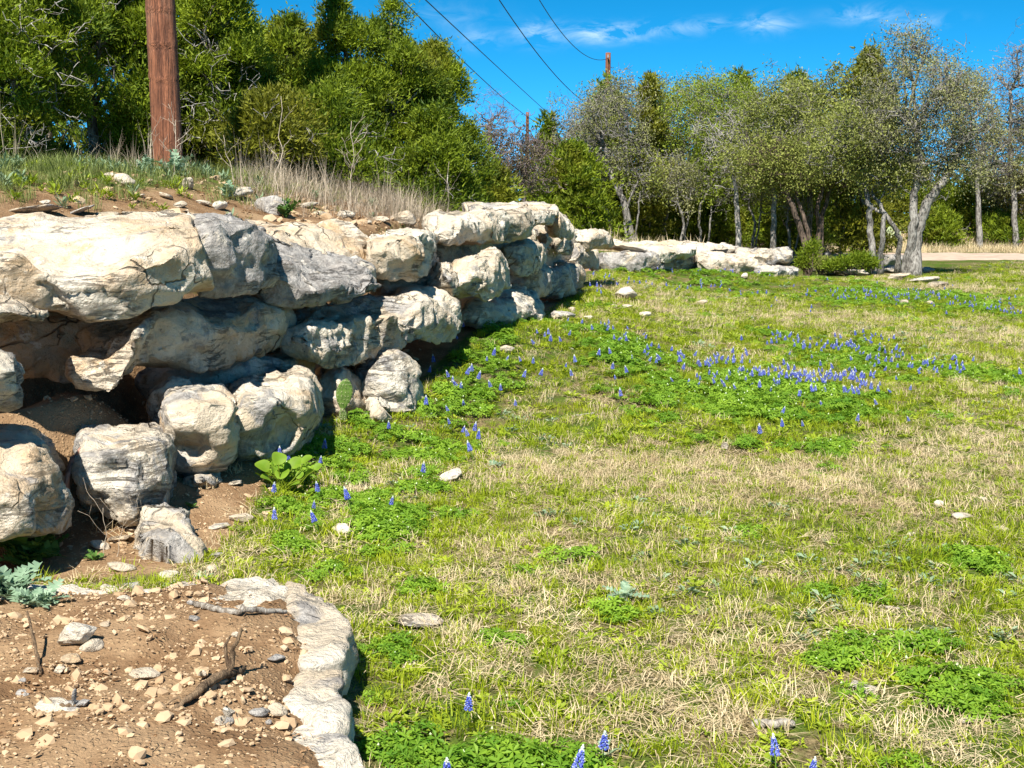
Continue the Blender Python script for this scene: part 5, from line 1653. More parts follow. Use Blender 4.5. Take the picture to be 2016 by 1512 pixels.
G_BANK = 'loose stones on top of the bank'
for row in [
    ('round white stone at the left of the bare patch on the bank', 243, 356, 46, 30, .5, .1),
    ('flat white stone behind the round one on the bank', 222, 345, 40, 12, .4, .1),
    ('rounded white stone just right of the wooden pole foot', 368, 362, 34, 28, .3, .2),
    ('long flat grey slab on the bank right of the pole', 455, 380, 92, 26, .6, .3),
    ('large white boulder with grey patches on the bank', 530, 404, 82, 46, .52, .15),
    ('tan pointed stone standing in the dry grass of the bank', 802, 387, 30, 30, .1, .7),
    ('pale cobble at the right end of the bank weeds', 912, 378, 42, 18, .4, .1),
    ('angular grey stone resting on the fluted tan stone', 796, 436, 60, 40, .6, .4),
    ('flat pale stone left of the angular grey one', 752, 432, 36, 14, .2, .5),
    ('rusty red cobble on the blocky tan stone', 752, 462, 16, 11, .0, 1.0),
    ('pale flake lying at the edge of the cream slab', 872, 395, 46, 16, .3, .4),
    ('grey flake beside the pale flake near the cream slab', 884, 402, 40, 12, .7, .4),
    ('small tan stone at the centre of the bare bank', 432, 406, 34, 22, .3, .5),
    ('thin tan flake in the bare earth below the pole', 275, 386, 26, 8, .2, .6),
    ('short pale flake under the rounded white stone', 325, 386, 34, 12, .2, .5),
    ('broken tan stone below the long flat slab', 355, 403, 30, 16, .2, .6),
    ('pale chip in front of the long flat slab', 400, 400, 32, 12, .3, .5),
    ('wide tan flake right of the white boulder', 605, 404, 46, 14, .2, .6),
    ('narrow white flake right of the wide tan flake', 632, 420, 40, 10, .3, .3),
    ('knobby pale stone in the middle of the bare bank edge', 680, 424, 44, 22, .4, .5),
    ('little round pale stone next to the knobby one', 726, 438, 16, 10, .3, .3),
    ('dark grey log shaped stone lying on the huge corner block', 152, 416, 80, 13, .7, .2),
    ('flat grey slab at the far left behind the huge corner block', 60, 413, 130, 22, .5, .35),
    ('pale flat stone wedged behind the corner block', 205, 422, 60, 12, .45, .35),
    ('tan chip in the weeds above the flat grey slab', 88, 398, 22, 10, .1, .8),
]:
    stone(row[0], row[1], row[2], row[3], row[4], grey=row[5], stain=row[6], group=G_BANK, sub=4 if row[3] > 50 else 3)

G_MEAD = 'stones lying in the meadow'
for row in [
    ('large white stone in the grass before the far low wall', 1234, 580, 62, 30, .45, .05),
    ('flat grey stone at the foot of the bowl-shaped boulder', 1104, 622, 58, 20, .7, .2),
    ('small pale stone beside the flat grey one', 1126, 612, 18, 14, .3, .3),
    ('low pale stone right of the flat grey one', 1158, 626, 22, 10, .4, .2),
    ('pair-wise tan flake below the large white stone', 1208, 604, 16, 10, .1, .5),
    ('thin tan flake right under the large white stone', 1233, 604, 30, 9, .2, .4),
    ('small white stone lower right of the large white one', 1270, 621, 24, 13, .3, .1),
    ('pale flat stone in the middle of the far grass', 1380, 596, 26, 10, .4, .1),
    ('white upright stone near the far right wildflowers', 1780, 598, 18, 15, .3, .0),
    ('dull pale stone right of the white upright one', 1832, 597, 14, 8, .5, .2),
    ('small white stone standing alone in mid meadow', 1426, 882, 16, 20, .3, .0),
    ('white stone left of the pale flat one at the right edge', 1850, 996, 26, 20, .3, .1),
    ('broad dull stone flush with the grass near the right edge', 1890, 1018, 44, 18, .5, .3),
    ('pale flat stone at the right edge of the meadow', 1972, 1044, 36, 18, .5, .1),
    ('long pale stone sunk in the grass right of the leafy plant', 888, 940, 62, 22, .35, .3),
    ('white scrap of stone in the dry grass below the long pale one', 852, 1016, 26, 16, .3, .1),
    ('small white flake next to the white scrap', 866, 1030, 18, 9, .3, .1),
    ('large half-buried slab in the grass right of the ledge', 822, 1222, 112, 34, .45, .3),
    ('small pale stone below the half-buried slab', 808, 1308, 40, 14, .4, .2),
    ('white stone at the foot of the soil patch near the leafy plant', 474, 1022, 52, 24, .25, .2),
    ('flat stone behind the white one on the soil patch', 432, 1036, 50, 12, .4, .4),
    ('pale stone half hidden in the weeds left of the grass tuft', 672, 1044, 46, 22, .3, .3),
    ('long pale stone on the soil next to the leafy plant', 462, 952, 46, 10, .35, .3),
    ('small white stone in the dark hollow under the broad block', 508, 895, 26, 30, .3, .2),
    ('round cobble in the hollow of the scooped boulder', 372, 915, 28, 18, .4, .4),
    ('tan flat stone by the bleached rock at the wall foot', 232, 1062, 60, 18, .25, .6),
    ('small white chip in the shadow of the hollowed boulder', 342, 1018, 26, 16, .3, .2),
    ('grey flat rock under the weeds by the bleached rock', 240, 1118, 60, 26, .5, .3),
    ('small white chip in the grass above the pale flat one at the right edge', 1938, 985, 22, 12, .3, .1),
    ('white pebble in the grass near the dark clover at the right', 1792, 1052, 20, 12, .3, .1),
    ('pale stone in the straw near the bottom right corner', 1905, 1420, 40, 16, .4, .2),
    ('pale ragged stone in the straw at the lower right', 1700, 1356, 82, 28, .45, .2),
    ('little white stone in the mid grass right of centre', 1606, 984, 30, 10, .4, .2),
    ('pale flat flake on the rubble strip behind the curved ledge', 330, 1132, 46, 14, .3, .3),
    ('tan block on the rubble strip left of the bleached rock', 196, 1076, 44, 20, .2, .7),
    ('small tan chip on the rubble strip under the hollowed boulder', 262, 1044, 34, 12, .2, .6),
    ('grey chip in the rubble right of the bleached rock', 424, 1094, 34, 14, .6, .2),
    ('flat chip in the soil right of the triangular boulder', 998, 690, 34, 18, .3, .6),
]:
    stone(row[0], row[1], row[2], row[3], row[4], grey=row[5], stain=row[6], group=G_MEAD, lift=.05)

G_LEDGE = 'stones lying on the earth ledge'
for row in [
    ('white angular rock on the left of the earth patch', 152, 1252, 84, 64, .3, .1),
    ('smaller white rock leaning on the white angular rock', 180, 1276, 54, 34, .3, .1),
    ('brown cobble just below the white angular rock', 142, 1298, 46, 28, .15, .9),
    ('pale cobble below the brown one', 116, 1320, 28, 18, .3, .5),
    ('yellowish oval stone in the middle of the bare earth', 285, 1326, 64, 26, .0, .55),
    ('tan chip behind the white angular rock', 205, 1232, 32, 14, .2, .7),
    ('flat grey stone near the back rim of the ledge', 462, 1154, 60, 18, .85, .1),
    ('tan block sitting on the back rim of the ledge', 420, 1124, 32, 24, .15, .6),
    ('small dark topped stone on the back rim right of the tan block', 535, 1134, 26, 10, .6, .3),
    ('white flat stones at the left end of the curved ledge', 218, 1162, 44, 20, .35, .2),
    ('grey flat stone right of the white ones at the ledge end', 256, 1154, 44, 18, .75, .2),
    ('pale wedge in front of the grey flat stone', 243, 1178, 30, 16, .3, .2),
    ('cream stone with a shadow below the dark root', 546, 1398, 48, 32, .1, .3),
    ('grey sliver tucked against the cream stone', 510, 1404, 44, 28, .9, .1),
    ('small grey pebble under the cream stone', 529, 1424, 16, 20, .9, .1),
    ('two toned flat slab near the bottom right rim', 604, 1440, 112, 30, .6, .15),
    ('pale flat slab at the lower left of the earth patch', 104, 1444, 78, 26, .35, .1),
    ('thin white slab touching the pale flat one', 146, 1460, 60, 18, .3, .1),
    ('grey shard standing upright between flat slabs', 149, 1422, 16, 48, .9, .0),
    ('grey cobble right of the upright shard', 166, 1402, 36, 18, .9, .1),
    ('grey oval stone near the bottom of the earth patch', 446, 1464, 36, 22, .85, .1),
    ('white oval stone at the bottom edge of the view', 444, 1494, 50, 24, .2, .1),
    ('whitish pointed stone right of the long thin root', 450, 1404, 38, 28, .35, .2),
    ('small white chip beside the dark root', 398, 1330, 18, 20, .3, .1),
    ('grey flake right of the upright root stub', 544, 1294, 40, 16, .85, .1),
    ('grey wedge under the grey stick', 382, 1219, 32, 18, .85, .1),
    ('grey scrap at the left end of the grey stick', 376, 1188, 18, 14, .8, .1),
    ('pale stone above the upright root stub', 463, 1252, 22, 14, .3, .4),
    ('low grey pebble left of the white slabs', 42, 1366, 34, 16, .8, .2),
    ('small pale stone at the left side below the root', 78, 1404, 20, 10, .2, .5),
    ('grey cobble in the grass left of the yellowish stone', 44, 1342, 20, 14, .7, .2),
    ('flat tan stone by the left twig', 60, 1322, 36, 18, .3, .5),
]:
    tall = row[0].startswith('grey shard')
    stone(row[0], row[1], row[2], row[3], row[4], grey=row[5], stain=row[6], group=G_LEDGE, deep=.35 if tall else .75, sub=4 if row[3] > 60 else 3, lift=.15)

G_FAR = 'flat stones edging the grass under the far oaks'
for row in [
    ('cream flat stone at the end of the edging below the upright shrub', 1612, 536, 32, 14, .3, .1),
    ('long pale flat stone in front of the spreading shrub', 1682, 541, 72, 14, .5, .2),
    ('thin flat stone left of the slender crooked tree', 1640, 540, 40, 9, .5, .2),
    ('short flat stone between slender tree and thick oak', 1752, 538, 26, 9, .5, .2),
    ('pale low stone in front of the thick oak', 1768, 549, 56, 12, .4, .2),
    ('long flat pale stone right of the thick oak foot', 1826, 556, 70, 12, .35, .2),
    ('last flat stone of the edging towards the right', 1848, 564, 44, 10, .4, .3),
    ('tiny flat stone under the flat grey wall stone', 1466, 548, 20, 10, .4, .2),
]:
    stone(row[0], row[1], row[2] - 3, row[3], row[4] * 1.2, grey=row[5], stain=row[6], group=G_FAR, lift=.0, tilt=.05)
stone('dark square block in shade behind the thick oak', 1755, 514, 56, 26, grey=.8, stain=.6, group='dark stones behind the thick oak')
stone('mossy dark stone beneath the dark square block', 1752, 531, 50, 16, grey=.9, stain=.5, group='dark stones behind the thick oak')
stone('dark round stone at the right foot of the thick oak', 1824, 532, 36, 16, grey=.9, stain=.4, group='dark stones behind the thick oak')

# ------------------------------------------------------------------ sticks, root, stalks
M_STICK = bark_material('weathered_stick', (.20, .165, .13), (.46, .42, .36), (60, 60, 20))
M_ROOT = bark_material('dark_root', (.07, .045, .028), (.22, .15, .09), (70, 70, 30))
M_STALK = plain_material('dry_stalk', (.46, .38, .29), .8, .3, 30)

def stick(name, label, pts, r, m, cat, group=None, raise_=None, branches=()):
    P = [drop(a, b) for a, b in pts]
    for i, p in enumerate(P):
        p[2] += r[i] * .8 + (raise_[i] if raise_ else 0)
    P = np.array(P)
    t = np.linspace(0, len(P) - 1, len(P) * 5)
    pp = np.stack([np.interp(t, np.arange(len(P)), P[:, k]) for k in range(3)], -1)
    rng = np.random.default_rng(int(pts[0][0]))
    pp += rng.normal(size=pp.shape) * np.mean(r) * .18
    rr = np.interp(t, np.arange(len(P)), r) * rng.uniform(.85, 1.15, len(t))
    a = Acc(); tube(a, pp, rr, 8)
    for (i0, dx_, dy_, dz_, r_) in branches:
        s = pp[i0]; tube(a, wiggle(s, s + [dx_, dy_, dz_], rng, 6, .12), np.linspace(r_, r_ * .45, 6), 7)
    o = link(name, a.mesh(name, [m], origin=pp[0]), loc=pp[0])
    return tag(o, label, cat, group)
stick('stick', 'weathered grey stick with a blunt end lying on the earth ledge', [(386, 1196), (430, 1206), (474, 1210)], [.011, .012, .010], M_STICK, 'stick', 'sticks')
stick('stick', 'smoother grey stick at the right end of the weathered one', [(476, 1208), (520, 1211), (562, 1208)], [.011, .010, .008], M_STICK, 'stick', 'sticks', [.006, .004, 0])
stick('dead_root', 'dark gnarled root with an upright stub curling over the earth ledge', [(326, 1482), (330, 1425), (350, 1400), (390, 1375), (425, 1352), (470, 1336), (484, 1322)],
      [.004, .005, .007, .012, .014, .015, .006], M_ROOT, 'root', None, [0, 0, .004, .008, .014, .012, .004], [(26, .03, .05, .12, .011), (26, -.002, .04, .10, .008), (14, -.06, -.02, -.01, .004)])
stick('stick', 'pale short stick in the straw at the bottom of the meadow', [(1478, 1428), (1520, 1433), (1562, 1432)], [.014, .014, .013], M_STICK, 'stick', 'sticks')
stick('stick', 'dry twig in the grass at the middle right', [(1672, 1192), (1720, 1196), (1772, 1200)], [.007, .007, .006], M_STICK, 'stick', 'sticks')
stick('twig', 'reddish twig slanting down through the weeds below the cactus', [(664, 908), (690, 930), (724, 964)], [.006, .005, .004], M_STICK, 'twig', 'twigs')
stick('twig', 'pale twig lying in the grass left of the dry strip', [(1128, 822), (1150, 818), (1172, 815)], [.008, .008, .007], M_STICK, 'twig', 'twigs')
stick('twig', 'thin dark twig at the bottom left of the earth patch', [(2, 1470), (50, 1462), (104, 1468)], [.003, .004, .003], M_ROOT, 'twig', 'twigs')
stick('twig', 'dark bent twig near the lower left slabs', [(108, 1488), (140, 1482), (162, 1484)], [.006, .007, .003], M_ROOT, 'twig', 'twigs')
stick('twig', 'short crooked twig standing at the left edge of the earth patch', [(58, 1276), (70, 1300), (80, 1332)], [.003, .005, .007], M_ROOT, 'twig', 'twigs', [.12, .05, 0])
stick('twig', 'long thin root hair at the bottom centre of the earth patch', [(284, 1510), (320, 1495), (362, 1482)], [.002, .003, .002], M_ROOT, 'twig', 'twigs')
stick('twig', 'straight twig in the dry grass near the first far flowers', [(1100, 680), (1118, 686), (1132, 690)], [.008, .008, .006], M_STICK, 'twig', 'twigs')

def stalk(label, px, pyb, pyt, Y, seed, nb=6, r=.006, lean=0.0, m=None):
    rng = np.random.default_rng(seed)
    b = at(px, pyb, Y); b[2] = gz(b[0], Y) - .02
    t = at(px + lean, pyt, Y)
    a = Acc()
    p = wiggle(b, t, rng, 9, .03)
    tube(a, p, np.linspace(r, r * .4, 9), 5)
    for _ in range(nb):
        k = rng.integers(3, 8)
        e = p[k] + np.array([rng.choice([-1, 1]) * rng.uniform(.05, .16), rng.normal() * .06, rng.uniform(.06, .22)])
        q = wiggle(p[k], e, rng, 5, .08)
        tube(a, q, np.linspace(r * .5, r * .22, 5), 4)
        for _2 in range(2):
            tube(a, wiggle(q[3], q[3] + np.array([rng.normal() * .06, rng.normal() * .03, rng.uniform(.03, .1)]), rng, 3, .1), [r * .25, r * .2, r * .15], 3)
    o = link('dry_stalk', a.mesh('dry_stalk', [m or M_STALK], origin=b), loc=b)
    tag(o, label, 'plant stalk', 'dry stalks on the bank')
stalk('pale branched dry stalk standing against the wooden pole', 346, 330, 236, 12.1, 1, 9)
stalk('thin dry stalk left of the wooden pole', 292, 345, 262, 12.4, 2, 3, .004)
stalk('tall forked grey stalk before the low yellowish juniper', 543, 345, 190, 12.6, 3, 7, .006, 10)
stalk('bushy pale stalk in the middle of the tall dry grass', 688, 352, 238, 13.0, 4, 12, .006, 4)
stalk('leaning dry stalk between the pole and the forked grey one', 462, 350, 266, 12.6, 5, 3, .005, -22)
stalk('curved dry stem rising at the right end of the dry grass', 862, 372, 318, 13.6, 6, 1, .004, 22)
stalk('thin dry stem in the weeds at the left of the bank', 168, 380, 318, 11.5, 7, 4, .004, -6)
stalk('dry stems standing in front of the hollowed boulder', 205, 1058, 1000, 5.6, 8, 3, .0022, -2)
stalk('slanting dry stems right of the ones at the hollowed boulder', 226, 1062, 1018, 5.6, 9, 4, .0022, 20)
# withered strap leaf hanging between two boulders
a = Acc()
for k in range(4):
    p = np.array([at(158 - k * 3, 882 + k * 4, 5.98), at(146 - k * 3, 905, 5.92), at(133 - k * 2, 938, 5.88), at(126 + k * 2, 972 + k * 3, 5.86)])
    p[:, 1] += k * .012
    tube(a, p, [.006, .012, .012, .004], 5)
b = at(140, 930, 5.9)
tag(link('withered_leaf', a.mesh('withered_leaf', [plain_material('withered', (.30, .17, .13), .8, .4, 30)], origin=b), loc=b), 'withered purplish strap leaves hanging between the two left boulders', 'dead leaf')

# ------------------------------------------------------------------ cactus, leafy plant, rosettes, tufts
def cactus_material(name, c):
    m, nt, out = mat(name)
    N = NT(nt)
    P = N.n('ShaderNodeTexCoord').outputs['Object']
    nz = N.noise(P, 18, 5, .6)
    col = N.mix(N.ramp(nz, .35, .65), c4(*[x * .75 for x in c]), c4(*[x * 1.2 for x in c]))
    col = N.mix(N.math('MULTIPLY', N.ramp(N.noise(P, 9, 4, .6), .6, .7), .6), col, c4(.32, .27, .12))
    bs = N.n('ShaderNodeBsdfPrincipled', {'Base Color': col, 'Roughness': .5})
    nt.links.new(bs.outputs[0], out.inputs[0])
    return m
M_CACTUS = cactus_material('cactus_skin', (.105, .18, .03))
M_CACTUS2 = cactus_material('pale_cactus_skin', (.36, .42, .22))
M_SPINE = plain_material('cactus_spines', (.62, .55, .38), .6, .2)

def pad(h, w, th, seed):
    rng = np.random.default_rng(seed)
    nu, nv = 24, 14
    a = Acc()
    A = np.arange(nu) / nu * 2 * math.pi
    Z = np.linspace(0, 1, nv)
    prof = np.sin(np.clip(Z, .0, 1) ** .8 * math.pi) ** .62 * (.62 + .5 * Z)
    prof = prof / prof.max()
    prof[0] = .22; prof[-1] = .05
    v = np.stack([np.outer(prof, np.cos(A)) * w / 2, np.outer(prof, np.sin(A)) * th / 2, np.repeat(Z[:, None] * h, nu, 1)], -1)
    v[..., 1] += .02 * h * np.sin(v[..., 2] / h * 3)
    v = v.reshape(-1, 3)
    i = np.arange(nv - 1)[:, None] * nu; j = np.arange(nu)[None, :]; k = (j + 1) % nu
    q = np.stack([i + j, i + k, i + nu + k, i + nu + j], -1).reshape(-1, 4)
    a.add(v, q, [[(nv - 1) * nu + s, (nv - 1) * nu + (s + 1) % nu, len(v)] for s in range(nu)]) if False else a.add(np.concatenate([v, [[0, 0, h * 1.005]]]), q, [[(nv - 1) * nu + s, (nv - 1) * nu + (s + 1) % nu, nv * nu] for s in range(nu)])
    s = Acc()
    for zz in np.linspace(.2, .95, 7):
        pw = np.interp(zz, Z, prof) * w / 2
        for xx in np.linspace(-.85, .85, 5):
            c = np.array([xx * pw + (.02 * w if int(zz * 20) % 2 else 0), -th / 2 * math.sqrt(max(0, 1 - xx * xx)) + .02 * h * math.sin(zz * 3), zz * h])
            for _ in range(3):
                tube(s, [c, c + np.array([rng.normal() * .4, -1, rng.normal() * .4]) * .012], [.0012, .0004], 3)
    return a, s

def cactus(label, pads, Y, m, base_px, group=None):
    b = at(base_px[0], base_px[1], Y); b[2] = gz(b[0], Y) if base_px[1] < 0 else b[2]
    o = empty('prickly_pear', b); tag(o, label, 'cactus', group)
    for i, (px, pyb, h_px, w_px, tilt, yaw) in enumerate(pads):
        k = Y / F_PX
        a, s = pad(h_px * k, w_px * k, max(.02, w_px * k * .18), i)
        p = at(px, pyb, Y)
        ob = link('pad', a.mesh('pad', [m]), o, loc=p - b, rot=(.08, tilt, yaw))
        sp = link('spines', s.mesh('spines', [M_SPINE]), ob); sp['kind'] = 'stuff'
cactus('single upright green cactus pad growing in front of the tan leaning stone', [(674, 805, 62, 33, .14, .25), (676, 832, 30, 16, -.05, .1)], 8.35, M_CACTUS, (676, 835), 'prickly pears')
cactus('pale far prickly pear beyond the road between the two right trunks', [(1745, 482, 24, 17, -.2, .2), (1757, 482, 26, 18, .2, -.2), (1750, 466, 20, 15, .05, .1), (1763, 470, 18, 14, .4, 0), (1740, 470, 16, 13, -.4, .3), (1752, 490, 18, 16, 0, 0)], 48.5, M_CACTUS2, (1752, 490), 'prickly pears')

M_BIGLEAF = leaf_material('big_round_leaves', (.10, .21, .010), (.24, .36, .03), .35, extra=((.16, .24, .03), 30, .5))
def round_leaf(w):
    a = Acc(); n = 14
    c = np.array([0, 0, 0.0]); ring = []
    for i in range(n):
        t = i / n * 2 * math.pi
        r = w * .5 * (1 + .06 * math.cos(3 * t))
        x, y = r * math.cos(t), r * math.sin(t) + w * .45
        ring.append([x, y, .18 * w * (x / w) ** 2 * 4 - .12 * w * (y / w) ** 2])
    mid = [[p[0] * .5, (p[1] - w * .45) * .5 + w * .45, p[2] * .35 + .01 * w] for p in ring]
    v = [[0, w * .45, 0]] + mid + ring
    tr = [[0, 1 + i, 1 + (i + 1) % n] for i in range(n)]
    q = [[1 + i, 1 + n + i, 1 + n + (i + 1) % n, 1 + (i + 1) % n] for i in range(n)]
    a.add(v, q, tr, 0, np.linspace(.3, .8, len(v)))
    return a.mesh('leaf', [M_BIGLEAF])
b = drop(562, 968); Yb = b[1]
o = empty('leafy_plant', b); tag(o, 'bright green plant with big round leaves at the foot of the broad block', 'plant')
st = Acc()
leafmeshes = [round_leaf(.088), round_leaf(.07), round_leaf(.052)]
rngp = np.random.default_rng(5)
for i, (px, py, sz, yaw, tilt) in enumerate([(528, 926, 0, 1.2, .7), (548, 914, 0, .3, .9), (576, 922, 0, -.5, .8), (596, 912, 1, -1.0, .7), (532, 946, 1, 2.0, .6), (556, 942, 0, .1, .6), (540, 958, 0, 2.4, .4),
                                             (570, 958, 1, -1.8, .5), (522, 964, 1, 2.6, .5), (556, 980, 1, 3.2, .5), (600, 938, 1, -1.3, .6), (612, 955, 2, -1.6, .5), (516, 940, 2, 1.6, .6), (586, 978, 2, -2.4, .4), (620, 925, 2, -.8, .8), (605, 970, 2, -2, .5), (540, 932, 2, .8, 1.0), (566, 930, 1, .2, 1.1), (548, 968, 2, 2.9, .3), (586, 942, 2, -.6, .9), (575, 990, 2, 3.3, .4), (530, 982, 2, 2.5, .4), (628, 968, 2, -1.9, .6)]):
    p = at(px, py, Yb + rngp.normal() * .04) - b
    lo = link('leaf', leafmeshes[sz], o, loc=p, rot=(tilt, rngp.normal() * .3, yaw))
    tube(st, wiggle(rngp.normal(size=3) * .015 * [1, 1, 0], p, rngp, 5, .08), np.linspace(.005, .0025, 5), 5)
link('stems', st.mesh('stems', [M_BRIGHT]), o)

def lobed_leaf(name, L, w, m, seed, pairs=7):
    rng = np.random.default_rng(seed)
    a = Acc(); n = pairs * 2 + 1
    for s in (-1, 1):
        prev = None
        for i in range(pairs):
            t0, t1 = i / pairs, (i + .75) / pairs
            ww = w * math.sin((t0 * .85 + .12) * math.pi) * rng.uniform(.8, 1.2)
            f = lambda t: np.array([0, L * t, L * (.42 * t - .55 * t * t)])
            p0, p1 = f(t0), f(min(1, t0 + 1.05 / pairs))
            tip = f(min(1, t0 + .9 / pairs)) + np.array([s * ww, L * .03, rng.normal() * w * .18 + w * .12])
            tip2 = f(min(1, t0 + .35 / pairs)) + np.array([s * ww * .75, 0, rng.normal() * w * .15])
            a.add([p0, tip2, tip, p1], [[0, 1, 2, 3]] if s > 0 else [[3, 2, 1, 0]], None, 0, np.clip(rng.normal(.5, .2), 0, 1))
    return a.mesh(name, [m], False)

M_THISTLE = leaf_material('thistle_leaves', (.045, .12, .02), (.13, .24, .05), .25)
M_GREYTH = leaf_material('grey_thistle_leaves', (.13, .23, .13), (.33, .44, .30), .2)
def rosette(label, px, py, R_px, m, seed, n=16, up=.5, group='lobed rosettes', Y=None, layers=2):
    rng = np.random.default_rng(seed)
    b = drop(px, py) if Y is None else np.array([xat(px, Y), Y, gz(xat(px, Y), Y)])
    L = R_px / F_PX * b[1]
    o = empty('thistle', b); tag(o, label, 'plant', group)
    ms = [lobed_leaf('leaf', L * s, L * .24, m, seed + i) for i, s in enumerate((1, .8, .6))]
    for i in range(n):
        k = i % 3
        lf = link('leaf', ms[k], o, loc=(rng.normal() * L * .06, rng.normal() * L * .06, L * .06 * rng.random()), rot=(up * rng.uniform(.3, 1.5), rng.normal() * .25, i * 2.4 + rng.normal() * .3))
        s = rng.uniform(.75, 1.2); lf.scale = (s, s, s)
rosette('green lobed weed growing at the left edge below the corner boulder', 50, 1116, 85, M_THISTLE, 1, 40, .9)
rosette('green lobed weed right of the one at the corner boulder', 96, 1098, 58, M_THISTLE, 2, 28, .9)
rosette('grey-green rosette low at the left edge of the view', 24, 1182, 92, M_GREYTH, 3, 36, .7)
rosette('smaller grey-green rosette right of the one at the left edge', 76, 1196, 60, M_GREYTH, 4, 26, .6)
rosette('blue-green thistle on the bank right of the pole foot', 448, 352, 34, M_GREYTH, 5, 18, 1.2, Y=11.6)
rosette('blue-green thistle at the foot of the wooden pole', 345, 340, 44, M_GREYTH, 6, 20, 1.2, Y=12.0)
rosette('blue-green thistle in the dry grass below the forked stalk', 562, 380, 40, M_THISTLE, 7, 20, 1.2, Y=11.6)
rosette('blue-green thistle left of the pole in the bank weeds', 292, 345, 32, M_GREYTH, 8, 16, 1.2, Y=12.0)
rosette('silver rosette in the grass below the dry strip', 1225, 1185, 50, M_GREYTH, 9, 18, .5)
rosette('silver rosette beside the half-buried slab', 985, 920, 26, M_GREYTH, 10, 14, .5)
rosette('small green weed in the soil by the scooped boulder', 378, 1000, 18, M_THISTLE, 11, 10, .8)
rosette('small bright weed in the soil behind the curved ledge', 186, 1104, 26, M_THISTLE, 12, 12, .9)
rosette('little green weed on the earth beside the corner block', 228, 412, 20, M_THISTLE, 13, 12, 1.1, Y=8.6)
rosette('green weed in the cleft under the highest slab', 1042, 462, 12, M_THISTLE, 14, 9, 1.2, Y=13.0)

M_TUFT = leaf_material('tuft_blades', (.09, .17, .008), (.26, .36, .02), .35)
def tuft(label, px, py, h_px, seed, n=70):
    rng = np.random.default_rng(seed)
    b = drop(px, py); k = b[1] / F_PX
    me = blade_clump('grass_tuft', rng, n, h_px * k * .15, h_px * k * 1.1, .0045, M_TUFT, .6)
    o = link('grass_tuft', me, loc=b); tag(o, label, 'grass tuft', 'tufts of longer grass')
tuft('tuft of long grass below the cactus', 738, 905, 50, 1)
tuft('tuft of long grass by the white scrap of stone', 926, 1008, 34, 12)
tuft('tuft of long grass against the right rim of the ledge stone', 738, 1240, 60, 3)
tuft('tuft of long grass below the half-buried slab', 770, 1296, 46, 4)
tuft('tuft of long grass under the small lush patch below the leafy plant', 742, 1086, 60, 15)
tuft('tuft of long grass left of the long pale stone', 815, 958, 36, 6)
tuft('tuft of long grass between curved ledge and wall foot', 300, 1150, 46, 7)
tuft('tuft of long grass in the black gap under the cream slab', 875, 520, 30, 8, 10) if False else None

# ------------------------------------------------------------------ small lamp
p = np.array([xat(1631, 38.0), 38.0, gz(xat(1631, 38.0), 38.0)])
o = empty('garden_lamp', p); tag(o, 'small round black garden lamp on a stake by the spreading shrub', 'lamp')
M_BLACK = plain_material('black_metal', (.012, .012, .014), .4, .1)
a = Acc(); tube(a, [[0, 0, -.05], [0, 0, .30]], .02, 8); link('stake', a.mesh('stake', [M_BLACK]), o)
a = Acc(); tube(a, [[0, .08, .30], [0, .06, .31], [0, -.06, .37], [0, -.10, .39], [0, -.102, .391]], [.04, .08, .11, .115, .09], 16); link('lamp_head', a.mesh('lamp_head', [M_BLACK]), o)

# ------------------------------------------------------------------ bluebonnets
def petal_material(name, a_, b_):
    m, nt, out = mat(name)
    N = NT(nt)
    col = N.mix(N.attr('tint'), c4(*a_), c4(*b_))
    d = N.n('ShaderNodeBsdfPrincipled', {'Base Color': col, 'Roughness': .6})
    tr = N.n('ShaderNodeBsdfTranslucent', {'Color': col})
    mx = N.n('ShaderNodeMixShader', {0: .25}); nt.links.new(d.outputs[0], mx.inputs[1]); nt.links.new(tr.outputs[0], mx.inputs[2])
    nt.links.new(mx.outputs[0], out.inputs[0])
    return m
M_PETAL = petal_material('blue_petals', (.05, .075, .52), (.28, .35, .86))
M_TIP = petal_material('white_tip', (.55, .62, .60), (.85, .87, .80))
M_STEM = plain_material('flower_stem', (.10, .20, .02), .6, .2)
OCT = np.array([[1, 0, 0], [0, 1, 0], [-1, 0, 0], [0, -1, 0], [0, 0, 1], [0, 0, -1]], float)
OCF = [[0, 1, 4], [1, 2, 4], [2, 3, 4], [3, 0, 4], [1, 0, 5], [2, 1, 5], [3, 2, 5], [0, 3, 5]]
def bonnet_parts(seed, H=.17):
    rng = np.random.default_rng(seed)
    st, pe, tp = Acc(), Acc(), Acc()
    bend = rng.normal(size=2) * .012
    f = lambda z: np.array([bend[0] * (z / H) ** 2, bend[1] * (z / H) ** 2, z])
    tube(st, [f(0), f(H * .4), f(H * .75), f(H)], [.0025, .0022, .002, .0012], 5)
    z0 = H * .60
    k = 0
    for r in range(8):
        z = z0 + (H * .93 - z0) * r / 7
        R = .0155 * (1 - .075 * r)
        for j in range(6):
            th = j * 1.047 + r * .5 + rng.normal() * .15
            d = np.array([math.cos(th), math.sin(th), .15])
            c = f(z) + d * R
            s = np.array([.0062, .0062, .0075]) * rng.uniform(.8, 1.15) * (1 - .05 * r)
            pe.add(c + OCT * s, None, OCF, 0, np.clip(rng.normal(.35, .25), 0, 1))
            if r < 5 and rng.random() < .45:
                pe.add(c + d * .0055 + [0, 0, .003] + OCT * .0024, None, OCF, 1, .8)
    for j in range(9):
        th = j * 2.4; rr = .0058 * (1 - j / 10)
        c = f(H * .93 + j * .0024) + [math.cos(th) * rr, math.sin(th) * rr, 0]
        tp.add(c + OCT * [.0046, .0046, .0056], None, OCF, 0, rng.random())
    return st, pe, tp
NEARB = []
